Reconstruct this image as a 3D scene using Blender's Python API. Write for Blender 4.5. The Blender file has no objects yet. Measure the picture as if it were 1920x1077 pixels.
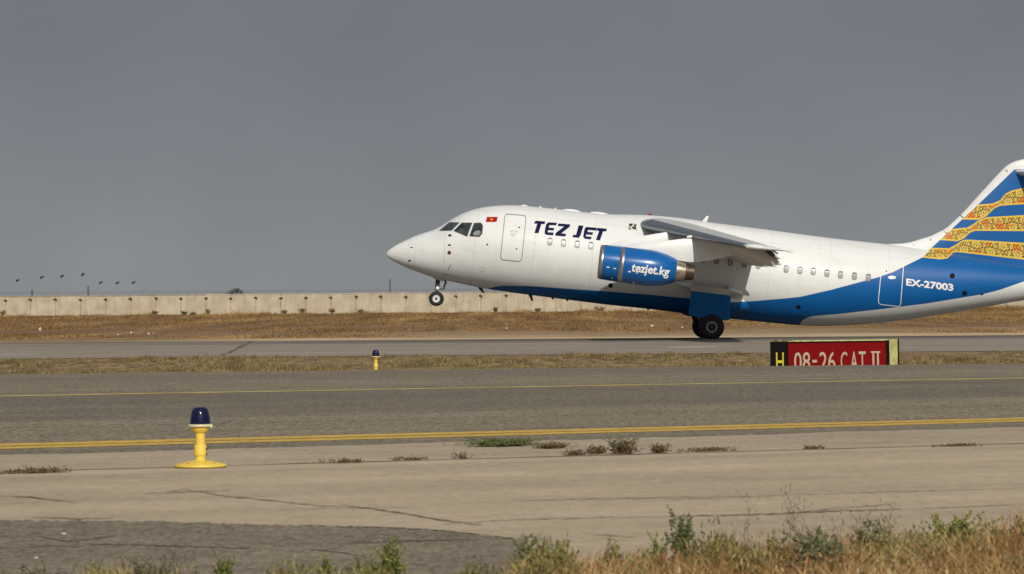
import bpy, bmesh, math, random
import numpy as np
from mathutils import Vector, Matrix

S = bpy.context.scene
C = S.collection
random.seed(7)
R_ = math.radians

# ---------------------------------------------------------------- camera
W0, H0 = 1920.0, 1077.0
F = 6450.0                      # focal length in photo pixels
HY = 568.0                      # image row of the eye level at the picture centre
HC = 0.96                       # camera height above the near pavement
ROLL = R_(0.45)
cr, sr = math.cos(ROLL), math.sin(ROLL)
cam = bpy.data.cameras.new('camera')
cam.sensor_width = 36.0
cam.lens = F / W0 * 36.0
cam.shift_y = (HY - H0 / 2) / W0
cam.clip_start = 0.5
cam.clip_end = 20000
cam.dof.use_dof = True
cam.dof.focus_distance = 70
cam.dof.aperture_fstop = 15
co = bpy.data.objects.new('camera', cam)
C.objects.link(co)
co.matrix_world = Matrix(((cr, sr, 0, 0), (0, 0, -1, 0), (-sr, cr, 0, HC), (0, 0, 0, 1)))
S.camera = co

# ---------------------------------------------------------------- sky, sun, exposure
SUN_E, SUN_A = R_(32), R_(12.5)   # elevation; swing to the right of straight behind the camera
w = bpy.data.worlds.new('World')
S.world = w
w.use_nodes = True
nt = w.node_tree
for n in list(nt.nodes):
    nt.nodes.remove(n)
out = nt.nodes.new('ShaderNodeOutputWorld')
bg = nt.nodes.new('ShaderNodeBackground')
sky = nt.nodes.new('ShaderNodeTexSky')
sky.sky_type = 'NISHITA'
sky.sun_disc = False
sky.sun_elevation = SUN_E
sky.sun_rotation = math.pi - SUN_A
sky.dust_density = 6.0
sky.air_density = 1.0
hs = nt.nodes.new('ShaderNodeHueSaturation')
hs.inputs['Saturation'].default_value = 0.12
geo = nt.nodes.new('ShaderNodeNewGeometry')
sep = nt.nodes.new('ShaderNodeSeparateXYZ')
rmp = nt.nodes.new('ShaderNodeValToRGB')
e = rmp.color_ramp.elements
# dusty grey air: a little paler at eye level than higher up
e[0].position, e[0].color = 0.49, (2.88, 3.02, 3.12, 1)
e[1].position, e[1].color = 0.90, (2.3, 2.4, 2.55, 1)
for p_, c_ in ((0.507, (2.80, 2.96, 3.08, 1)), (0.517, (2.44, 2.59, 2.81, 1)), (0.538, (1.80, 1.91, 2.19, 1)), (0.56, (1.55, 1.65, 1.88, 1)), (0.62, (1.7, 1.8, 1.95, 1))):
    el = e.new(p_); el.color = c_
mr = nt.nodes.new('ShaderNodeMapRange')
mr.inputs[1].default_value = -1; mr.inputs[2].default_value = 1
tc = nt.nodes.new('ShaderNodeTexCoord')
nz = nt.nodes.new('ShaderNodeTexNoise')
nz.inputs['Scale'].default_value = 14.0
nz.inputs['Detail'].default_value = 3.0
nzm = nt.nodes.new('ShaderNodeMapRange')
nzm.inputs[1].default_value = 0.3; nzm.inputs[2].default_value = 0.7
nzm.inputs[3].default_value = 0.945; nzm.inputs[4].default_value = 1.05
mul = nt.nodes.new('ShaderNodeMix'); mul.data_type = 'RGBA'; mul.blend_type = 'MULTIPLY'
mul.inputs[0].default_value = 1.0
mx = nt.nodes.new('ShaderNodeMix'); mx.data_type = 'RGBA'
mx.inputs[0].default_value = 0.85
L = nt.links.new
L(sky.outputs[0], hs.inputs['Color'])
L(tc.outputs['Generated'], sep.inputs[0])
L(sep.outputs[2], mr.inputs[0])
L(mr.outputs[0], rmp.inputs[0])
L(tc.outputs['Generated'], nz.inputs['Vector'])
L(nz.outputs[0], nzm.inputs[0])
L(rmp.outputs[0], mul.inputs[6])
L(nzm.outputs[0], mul.inputs[7])
L(hs.outputs[0], mx.inputs[6])
L(mul.outputs[2], mx.inputs[7])
L(mx.outputs[2], bg.inputs[0])
bg.inputs[1].default_value = 0.10
L(bg.outputs[0], out.inputs[0])

sd = bpy.data.lights.new('sun', 'SUN')
sd.energy = 3.15
sd.angle = R_(0.6)
sd.color = (1.0, 0.945, 0.855)
so = bpy.data.objects.new('sun', sd)
C.objects.link(so)
spos = Vector((math.sin(SUN_A) * math.cos(SUN_E), -math.cos(SUN_A) * math.cos(SUN_E), math.sin(SUN_E)))
so.rotation_euler = (-spos).to_track_quat('-Z', 'Y').to_euler()
so.location = spos * 60

S.view_settings.view_transform = 'Standard'
S.view_settings.look = 'None'
S.view_settings.exposure = 0
S.view_settings.gamma = 1

# ---------------------------------------------------------------- pixel -> place
def P(px, py, Y):
    a = (px - 960) / F; b = (HY - py) / F
    return Vector((Y * (a * cr + b * sr), Y, HC + Y * (-a * sr + b * cr)))

def G(px, py, z=0.0):           # where the ray through a pixel meets level z
    a = (px - 960) / F; b = (HY - py) / F
    dz = -a * sr + b * cr
    t = (z - HC) / dz
    return Vector((t * (a * cr + b * sr), t, z))

def gline(p0, p1, z=0.005):              # ground line Y = Y0 + m X through two pixels
    A, B = G(*p0, z), G(*p1, z)
    m = (B.y - A.y) / (B.x - A.x)
    return (A.y - m * A.x, m)

# aircraft frame: u aft, y away from the camera, v up (nose tip is the origin)
DP = 135.8
TH = R_(6.95)
ct, st = math.cos(TH), math.sin(TH)
NOSE = P(723.5, 477, DP)

def body(px, py, Y):
    q = P(px, py, Y) - NOSE
    return (q.x * ct - q.z * st, q.x * st + q.z * ct)

# ---------------------------------------------------------------- small tools
def setp(o, label=None, cat=None, group=None, kind=None):
    if label: o['label'] = label
    if cat: o['category'] = cat
    if group: o['group'] = group
    if kind: o['kind'] = kind
    return o

def empty(name, loc, label, cat, group=None, rot=(0, 0, 0)):
    o = bpy.data.objects.new(name, None)
    o.empty_display_size = 0.2
    C.objects.link(o)
    o.location = loc
    o.rotation_euler = rot
    return setp(o, label, cat, group)

def mesh(name, verts, faces, m, parent=None, smooth=False, loc=(0, 0, 0), auto=None):
    me = bpy.data.meshes.new(name)
    me.from_pydata([tuple(v) for v in verts], [], faces)
    me.validate()
    if isinstance(m, (list, tuple)):
        for k in m: me.materials.append(k)
    else:
        me.materials.append(m)
    if smooth:
        me.polygons.foreach_set('use_smooth', [True] * len(me.polygons))
    me.update()
    if auto is not None:
        me.set_sharp_from_angle(angle=R_(auto))
    o = bpy.data.objects.new(name, me)
    C.objects.link(o)
    o.parent = parent
    o.location = loc
    return o

class MB:
    def __init__(s): s.v = []; s.f = []
    def add(s, vs, fs):
        n = len(s.v)
        s.v += [tuple(v) for v in vs]
        s.f += [tuple(i + n for i in f) for f in fs]
        return s
    def box(s, c, d, M=None):
        x, y, z = [k / 2 for k in d]
        vs = [Vector(p) for p in ((-x, -y, -z), (x, -y, -z), (x, y, -z), (-x, y, -z), (-x, -y, z), (x, -y, z), (x, y, z), (-x, y, z))]
        if M: vs = [M @ p for p in vs]
        vs = [p + Vector(c) for p in vs]
        return s.add(vs, [(0, 3, 2, 1), (4, 5, 6, 7), (0, 1, 5, 4), (1, 2, 6, 5), (2, 3, 7, 6), (3, 0, 4, 7)])
    def tube(s, a, b, r0, r1=None, n=8, cap=True):
        a, b = Vector(a), Vector(b)
        r1 = r0 if r1 is None else r1
        d = (b - a).normalized()
        x = d.orthogonal().normalized(); y = d.cross(x)
        vs = []
        for (p, r) in ((a, r0), (b, r1)):
            for i in range(n):
                t = 2 * math.pi * i / n
                vs.append(p + x * (r * math.cos(t)) + y * (r * math.sin(t)))
        fs = [(i, (i + 1) % n, n + (i + 1) % n, n + i) for i in range(n)]
        if cap: fs += [tuple(range(n - 1, -1, -1)), tuple(range(n, 2 * n))]
        return s.add(vs, fs)
    def path(s, pts, r0, r1, n=5):
        for i in range(len(pts) - 1):
            k = len(pts) - 1
            s.tube(pts[i], pts[i + 1], r0 + (r1 - r0) * i / k, r0 + (r1 - r0) * (i + 1) / k, n)
        return s
    def lathe(s, prof, o=(0, 0, 0), axis='z', n=32, closed=False):
        vs = []; k = len(prof)
        for (r, h) in prof:
            for i in range(n):
                t = 2 * math.pi * i / n
                c_, s_ = r * math.cos(t), r * math.sin(t)
                if axis == 'z': p = (c_, s_, h)
                elif axis == 'x': p = (h, c_, s_)
                else: p = (c_, h, s_)
                vs.append((p[0] + o[0], p[1] + o[1], p[2] + o[2]))
        fs = []
        for j in range(k - 1):
            for i in range(n):
                q = (j * n + i, j * n + (i + 1) % n, (j + 1) * n + (i + 1) % n, (j + 1) * n + i)
                fs.append(q if axis == 'z' or axis == 'x' else q[::-1])
        if not closed:
            if prof[0][0] > 1e-4: fs.append(tuple(range(n - 1, -1, -1)))
            if prof[-1][0] > 1e-4: fs.append(tuple(range((k - 1) * n, k * n)))
        return s.add(vs, fs)
    def build(s, name, m, parent=None, smooth=False, loc=(0, 0, 0), auto=None):
        return mesh(name, s.v, s.f, m, parent, smooth, loc, auto)

def fixn(o):
    bm = bmesh.new(); bm.from_mesh(o.data)
    bmesh.ops.recalc_face_normals(bm, faces=bm.faces)
    bm.to_mesh(o.data); bm.free()
    return o

def loft(rings, cap=True):
    n = len(rings[0]); vs = []; fs = []
    for r in rings: vs += [tuple(p) for p in r]
    for j in range(len(rings) - 1):
        for i in range(n):
            fs.append((j * n + i, j * n + (i + 1) % n, (j + 1) * n + (i + 1) % n, (j + 1) * n + i))
    if cap:
        fs.append(tuple(range(n - 1, -1, -1)))
        fs.append(tuple(range((len(rings) - 1) * n, len(rings) * n)))
    return vs, fs

# ---------------------------------------------------------------- materials
class NT:
    def __init__(s, name):
        s.m = bpy.data.materials.new(name); s.m.use_nodes = True
        s.t = s.m.node_tree
        s.b = s.t.nodes['Principled BSDF']
        s.tc = s.n('ShaderNodeTexCoord')
    def n(s, typ, **kw):
        k = s.t.nodes.new(typ)
        for a, v in kw.items(): setattr(k, a, v)
        return k
    def l(s, a, b): s.t.links.new(a, b)
    def math(s, op, a, b=None, c=None):
        k = s.n('ShaderNodeMath', operation=op)
        for i, q in enumerate((a, b, c)):
            if q is None: continue
            if isinstance(q, (int, float)): k.inputs[i].default_value = q
            else: s.l(q, k.inputs[i])
        return k.outputs[0]
    def mix(s, fac, a, b, blend='MIX'):
        k = s.n('ShaderNodeMix', data_type='RGBA', blend_type=blend)
        for i, q in ((0, fac), (6, a), (7, b)):
            if isinstance(q, (int, float)): k.inputs[i].default_value = q
            elif isinstance(q, (tuple, list)): k.inputs[i].default_value = (*q[:3], 1)
            else: s.l(q, k.inputs[i])
        return k.outputs[2]
    def noise(s, scale, detail=4, rough=0.55, vec=None, stretch=None, dist=0.0):
        v = vec if vec is not None else s.tc.outputs['Object']
        if stretch:
            mp = s.n('ShaderNodeMapping'); mp.inputs['Scale'].default_value = stretch
            s.l(v, mp.inputs[0]); v = mp.outputs[0]
        k = s.n('ShaderNodeTexNoise')
        k.inputs['Scale'].default_value = scale
        k.inputs['Detail'].default_value = detail
        k.inputs['Roughness'].default_value = rough
        k.inputs['Distortion'].default_value = dist
        s.l(v, k.inputs['Vector'])
        return k.outputs[0]
    def rng(s, v, a, b, c=0.0, d=1.0):
        k = s.n('ShaderNodeMapRange')
        s.l(v, k.inputs[0])
        for i, q in enumerate((a, b, c, d)): k.inputs[i + 1].default_value = q
        return k.outputs[0]
    def ramp(s, v, stops):
        k = s.n('ShaderNodeValToRGB'); e = k.color_ramp.elements
        while len(e) < len(stops): e.new(0.5)
        for i, (p, c) in enumerate(stops):
            e[i].position = p; e[i].color = (*c, 1)
        s.l(v, k.inputs[0])
        return k.outputs[0]
    def curve(s, v, pts):       # pts in 0..1
        k = s.n('ShaderNodeFloatCurve')
        c = k.mapping.curves[0]
        k.mapping.use_clip = False
        while len(c.points) < len(pts): c.points.new(0.5, 0.5)
        for i, (x, y) in enumerate(pts):
            c.points[i].location = (x, y); c.points[i].handle_type = 'VECTOR'
        k.mapping.update()
        s.l(v, k.inputs['Value'])
        return k.outputs[0]
    def bump(s, h, strength, dist=0.02):
        k = s.n('ShaderNodeBump')
        k.inputs['Strength'].default_value = strength
        k.inputs['Distance'].default_value = dist
        s.l(h, k.inputs['Height'])
        s.l(k.outputs[0], s.b.inputs['Normal'])
    def col(s, c):
        if isinstance(c, (tuple, list)): s.b.inputs['Base Color'].default_value = (*c, 1)
        else: s.l(c, s.b.inputs['Base Color'])
    def fin(s, rough=0.6, metal=0.0, coat=0.0, spec=0.5):
        s.b.inputs['Specular IOR Level'].default_value = spec
        if isinstance(rough, (int, float)): s.b.inputs['Roughness'].default_value = rough
        else: s.l(rough, s.b.inputs['Roughness'])
        s.b.inputs['Metallic'].default_value = metal
        s.b.inputs['Coat Weight'].default_value = coat
        s.b.inputs['Coat Roughness'].default_value = 0.08
        return s.m

def simple(name, c, rough=0.5, metal=0.0, coat=0.0, var=0.12, scale=6.0, bump=0.0, spec=0.4):
    t = NT(name)
    n1 = t.noise(scale, 5, 0.6)
    f = t.rng(n1, 0.3, 0.7)
    lo = tuple(k * (1 - var) for k in c); hi = tuple(min(1, k * (1 + var)) for k in c)
    t.col(t.mix(f, lo, hi))
    if bump: t.bump(n1, bump)
    return t.fin(rough, metal, coat, spec)

def asphalt(name, lo, hi, ang, wear=0.5, speck=70.0, extra=None, grain=1.0):
    """worn pavement: aggregate speckle, patches and streaks along the traffic direction"""
    t = NT(name)
    mp = t.n('ShaderNodeMapping'); mp.inputs['Rotation'].default_value = (0, 0, -ang)
    t.l(t.tc.outputs['Object'], mp.inputs[0]); v = mp.outputs[0]
    o_ = t.tc.outputs['Object']
    agg = t.noise(speck, 2, 0.8, o_, (0.70, 0.22, 1))
    gra = t.noise(speck * 0.5, 3, 0.75, o_, (0.60, 0.20, 1))
    mid = t.noise(4, 4, 0.65, o_, (0.35, 0.35, 1))
    big = t.noise(0.35, 5, 0.6, v)
    stk = t.noise(0.9, 4, 0.55, v, (0.035, 1.0, 1))
    a = t.rng(agg, 0.36, 0.64); b = t.rng(big, 0.3, 0.7); s_ = t.rng(stk, 0.3, 0.7); m_ = t.rng(mid, 0.28, 0.72); g_ = t.rng(gra, 0.36, 0.64)
    k = t.math('ADD', t.math('MULTIPLY', a, 0.40 * grain), t.math('MULTIPLY', b, 0.16))
    k = t.math('ADD', k, t.math('MULTIPLY', g_, 0.40 * grain))
    k = t.math('ADD', k, t.math('MULTIPLY', s_, 0.26 * wear * 2))
    k = t.math('ADD', k, t.math('MULTIPLY', m_, 0.18))
    k = t.math('MULTIPLY', k, 1.0 / (0.80 * grain + 0.34 + 0.52 * wear))
    k = t.rng(k, 0.16, 0.84)
    c = t.mix(k, lo, hi)
    if extra: c = extra(t, v, c)
    t.col(c)
    t.bump(agg, 0.35, 0.006)
    return t.fin(0.88)

GLASS = simple('dark_cockpit_glass', (0.034, 0.042, 0.044), 0.07, 0, 0.4, 0.9, 2.6)  # uneven tone paints in the reflections and crew seen in the panes
CABIN = simple('cabin_glass_with_blind', (0.34, 0.345, 0.335), 0.25, 0, 0.3, 0.35, 3)
CABDK = simple('cabin_window_frame_grey', (0.15, 0.15, 0.145), 0.4)
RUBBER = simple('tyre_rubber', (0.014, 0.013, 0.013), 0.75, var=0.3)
STEEL = simple('gear_steel', (0.33, 0.33, 0.32), 0.4, 0.5)
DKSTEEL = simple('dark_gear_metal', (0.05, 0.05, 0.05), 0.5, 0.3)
RIM = simple('wheel_rim_paint', (0.62, 0.64, 0.6), 0.4)
GREYRIM = simple('worn_grey_rim', (0.36, 0.35, 0.34), 0.5, 0.2)
WHITE = simple('white_aircraft_paint', (0.705, 0.72, 0.71), 0.36, 0, 0.1, 0.06, 1.6)
WINGGREY = simple('light_grey_wing_paint', (0.57, 0.575, 0.565), 0.38, 0, 0.15, 0.08, 1.5)
UNDER = simple('grey_underside_paint', (0.58, 0.56, 0.52), 0.45, 0, 0, 0.08, 1.3)
LEADING = simple('bare_metal_leading_edge', (0.17, 0.20, 0.245), 0.32, 0.6, 0, 0.12, 2.5)
LIPMETAL = simple('polished_intake_lip', (0.48, 0.46, 0.44), 0.32, 0.9, 0, 0.15)
HOTMETAL = simple('heat_stained_nozzle', (0.46, 0.39, 0.31), 0.36, 0.85, 0, 0.4, 5)
BLACK = simple('black_marking', (0.010, 0.010, 0.011), 0.7, var=0.2, spec=0.08)
NAVY = simple('navy_lettering', (0.006, 0.007, 0.05), 0.6, 0, 0, 0.1, 6, 0, 0.1)
LETWHITE = simple('white_lettering', (0.80, 0.80, 0.78), 0.4)
SEAM = simple('grey_seam', (0.24, 0.245, 0.24), 0.5)
SEAML = simple('pale_door_outline', (0.74, 0.77, 0.79), 0.5)
FLAGRED = simple('flag_red', (0.36, 0.008, 0.008), 0.6, 0, 0, 0.1, 6, 0, 0.15)
FLAGYEL = simple('flag_yellow', (0.75, 0.42, 0.03), 0.45)
SOOTY = simple('sooty_exhaust_metal', (0.10, 0.075, 0.055), 0.45, 0.7, 0, 0.3)
FANDARK = simple('engine_fan_dark', (0.03, 0.03, 0.032), 0.4, 0.5)
REDLAMP = simple('red_lamp_lens', (0.25, 0.02, 0.02), 0.3)

# ================================================================= AIRLINER: shape tables
TOPPX = [(724.5, 474), (733, 466), (744.6, 458.5), (767, 448), (789, 438.5), (805, 434), (818, 430.5), (830, 422.5), (845, 412.4), (867, 400.3), (889.4, 392.3),
         (911.7, 388), (934, 385.6), (967.4, 385), (1013, 389), (1041, 392), (1056, 393.6), (1088, 397.6), (1141.6, 402.5), (1195, 403), (1222, 404),
         (1256, 407), (1280, 409.5), (1308, 413.5), (1334, 417.7), (1440, 431.2), (1507, 440.2), (1573.7, 448.8), (1640.5, 455.8), (1674, 459.3), (1700, 462.5), (1800, 477),
         (1920, 497), (1990, 509), (2030, 518)]
BOTPX = [(724.5, 479.5), (733.4, 488), (760, 501.5), (784.7, 511), (807, 519), (838, 526.5), (856, 530.5), (896, 539), (918, 543), (960, 549), (1002.7, 554.6),
         (1062.5, 562.3), (1148, 573), (1211.8, 579), (1282, 588), (1370, 598), (1440, 605), (1497, 610.5), (1540, 612.3), (1590, 610.6), (1650.6, 605.5),
         (1694, 600.5), (1757.5, 590.8), (1807.6, 582.5), (1857.8, 574), (1920, 563), (1990, 552), (2030, 545)]
tp = sorted(body(x, y, DP) for x, y in TOPPX)
bp = sorted(body(x, y, DP) for x, y in BOTPX)
U0, U1 = 0.03, min(tp[-1][0], bp[-1][0])
US = np.concatenate([np.linspace(U0, 1.0, 14), np.linspace(1.12, 5.0, 34), np.linspace(5.15, U1, 90)])
def smooth(a, k):
    for _ in range(k):
        b = a.copy(); b[1:-1] = 0.25 * a[:-2] + 0.5 * a[1:-1] + 0.25 * a[2:]; a = b
    return a
VT = smooth(np.interp(US, [p[0] for p in tp], [p[1] for p in tp]), 3)
VB = smooth(np.interp(US, [p[0] for p in bp], [p[1] for p in bp]), 4)
def halfw(u):
    a = 1.78 * math.sin(math.pi / 2 * min(1, max(0.0, u) / 5.4)) ** 0.80
    if u > 15.0: a = 1.78 * (1 - 0.86 * ((u - 15.0) / (U1 - 15.0)) ** 2.0)
    return max(a, 0.05)
WD = np.array([halfw(u) for u in US])
CV, HV = (VT + VB) / 2, np.maximum((VT - VB) / 2, 0.04)

def fus(u, v):
    """near-side surface point and outward normal at (u, v)"""
    c, h, w_ = np.interp(u, US, CV), np.interp(u, US, HV), np.interp(u, US, WD)
    t = max(-0.999, min(0.999, (v - c) / h))
    y = -w_ * math.sqrt(1 - t * t)
    n = Vector((0, y / w_ ** 2, (v - c) / h ** 2))
    return y, n.normalized()

class Nac:
    def __init__(s, u0, y0, v0): s.u0, s.y0, s.v0 = u0, y0, v0
    def __call__(s, u, v):
        r = np.interp(u - s.u0, [p[1] for p in NACP], [p[0] for p in NACP])
        t = max(-0.98, min(0.98, (v - s.v0) / r))
        y = s.y0 - r * math.sqrt(1 - t * t)
        return y, Vector((0, y - s.y0, v - s.v0)).normalized()
NACP = [(0.60, 0.0), (0.648, 0.06), (0.668, 0.2), (0.682, 0.5), (0.69, 0.85), (0.69, 1.1), (0.665, 1.4), (0.60, 1.7), (0.52, 1.93), (0.44, 2.12)]

def surf(px, py, fn=fus, off=0.0):
    y = -1.2
    for _ in range(8):
        u, v = body(px, py, DP + y)
        y, n = fn(u, v)
    return Vector((u, y, v)) + n * off

def drape(name, polys, m, parent, off=0.006, grid=6.0, fn=fus, loc=(0, 0, 0), smooth=True):
    bm = bmesh.new()
    for p in polys:
        vs = [bm.verts.new((x, y, 0)) for x, y in p]
        bm.faces.new(vs)
    bm.normal_update()
    bmesh.ops.triangulate(bm, faces=bm.faces[:])
    xs = [v.co.x for v in bm.verts]; ys = [v.co.y for v in bm.verts]
    for k in np.arange(min(xs) + grid * 0.9, max(xs), grid):
        bmesh.ops.bisect_plane(bm, geom=bm.verts[:] + bm.edges[:] + bm.faces[:], plane_co=(k, 0, 0), plane_no=(1, 0, 0))
    for k in np.arange(min(ys) + grid * 0.45, max(ys), grid * 0.5):
        bmesh.ops.bisect_plane(bm, geom=bm.verts[:] + bm.edges[:] + bm.faces[:], plane_co=(0, k, 0), plane_no=(0, 1, 0))
    for v in bm.verts: v.co = surf(v.co.x, v.co.y, fn, off)
    bm.normal_update()
    for f in bm.faces:
        if f.normal.y > 0: f.normal_flip()
    me = bpy.data.meshes.new(name); bm.to_mesh(me); bm.free()
    me.materials.append(m)
    if smooth: me.polygons.foreach_set('use_smooth', [True] * len(me.polygons))
    o = bpy.data.objects.new(name, me); C.objects.link(o)
    o.parent = parent; o.location = loc
    return o

def rrect(c, r=3.0, n=5):
    """rounded quadrilateral through four pixel corners, clockwise"""
    out_ = []
    for i in range(4):
        p, a, b = Vector((*c[i], 0)), Vector((*c[i - 1], 0)), Vector((*c[(i + 1) % 4], 0))
        d0, d1 = (a - p).normalized(), (b - p).normalized()
        for k in range(n + 1):
            t = k / n
            q = (p + d0 * r) * (1 - t) ** 2 + p * 2 * t * (1 - t) + (p + d1 * r) * t ** 2
            out_.append((q.x, q.y))
    return out_

def ringpolys(path, wd):
    c = Vector((sum(p[0] for p in path) / len(path), sum(p[1] for p in path) / len(path)))
    q = [Vector(p) for p in path]; n = len(q); o2 = []
    for i in range(n):
        t = (q[(i + 1) % n] - q[i - 1]).normalized(); nn = Vector((-t.y, t.x))
        if nn.dot(q[i] - c) > 0: nn = -nn
        o2.append(q[i] + nn * wd)
    return [[tuple(q[i]), tuple(q[(i + 1) % n]), tuple(o2[(i + 1) % n]), tuple(o2[i])] for i in range(n)]

def oval(x, y, rx, ry, n=14):
    return [(x + rx * math.cos(2 * math.pi * i / n), y + ry * math.sin(2 * math.pi * i / n)) for i in range(n)]

def text2d(s, bold=0.0, shear=0.0):
    cu = bpy.data.curves.new('lettering', 'FONT')
    cu.body = s; cu.size = 1.0; cu.offset = bold; cu.shear = shear; cu.resolution_u = 3
    o = bpy.data.objects.new('lettering', cu); C.objects.link(o)
    bpy.context.view_layer.update()
    me = o.evaluated_get(bpy.context.evaluated_depsgraph_get()).to_mesh()
    vs = np.array([v.co[:2] for v in me.vertices]); fs = [tuple(p.vertices) for p in me.polygons]
    bpy.data.objects.remove(o); bpy.data.curves.remove(cu)
    return vs, fs

def textpolys(s, x0, y0, x1, y1, hgt, bold, shear):
    """text fitted between two baseline pixels, cap/ascender height hgt px"""
    vs, fs = text2d(s, bold, shear)
    lo, hi = vs[:, 0].min(), vs[:, 0].max()
    ym = vs[:, 1].max()
    k = (vs[:, 0] - lo) / (hi - lo)
    X = x0 + (x1 - x0) * k; Y = y0 + (y1 - y0) * k - vs[:, 1] / ym * hgt
    return [[(X[i], Y[i]) for i in f] for f in fs]

# ---------------------------------------------------------------- livery paint (white, blue sweep, ornament bands on the fin)
def bS(px, py):
    q = surf(px, py); return (q.x, q.z)
def bF(px, py): return body(px, py, DP - 0.15)
UP = [bS(x, y) for x, y in ((909, 544), (926, 538.5), (941, 536), (1000, 537), (1088, 543.5), (1148, 547.3), (1229, 554), (1280, 559), (1370, 567), (1412, 565), (1464, 560.6), (1500, 557),
      (1557, 544), (1607, 530.7), (1647, 520), (1674, 510.6), (1700, 497.5))] + [bF(x, y) for x, y in ((1727.8, 482), (1807.5, 408.7), (1834, 384), (1902, 318), (2000, 317))]
UP = [(0, -3), (UP[0][0] - 0.1, -3)] + UP
LO = [bS(x, y) for x, y in ((1499, 608), (1502, 603), (1508, 598.5), (1521, 593.5), (1573.7, 589), (1674, 577.5), (1740.8, 569), (1841, 552.4), (1874.5, 544), (1920, 528))] + [bF(2010, 505)]
LO = [(0, -3), (LO[0][0] - 0.12, -3)] + LO
BANDS = [
    ([(1800, 386), (1834, 384), (1860.6, 382), (1875, 376), (1885, 363.7), (1897, 357.6), (1920, 352.5), (1960, 351)],
     [(1790, 411.5), (1834, 412.4), (1848, 406.6), (1864.7, 391), (1875, 386), (1920, 383), (1960, 383)]),
    ([(1760, 431), (1783, 430), (1813.6, 427), (1824, 421), (1836, 412.8), (1850, 407.7), (1920, 403.6), (1960, 403)],
     [(1750, 449.5), (1764.6, 450.5), (1795, 452.6), (1807.5, 447.5), (1817.7, 437), (1828, 433), (1920, 433.6), (1960, 435)]),
    ([(1730, 465), (1748, 465), (1779, 466), (1791, 459.7), (1803.4, 451.6), (1811.6, 449.5), (1920, 455.6), (1960, 458)],
     [(1715, 482), (1728, 484), (1758.5, 487), (1772.8, 485), (1787, 474), (1795, 473), (1920, 487), (1960, 491)])]

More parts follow.
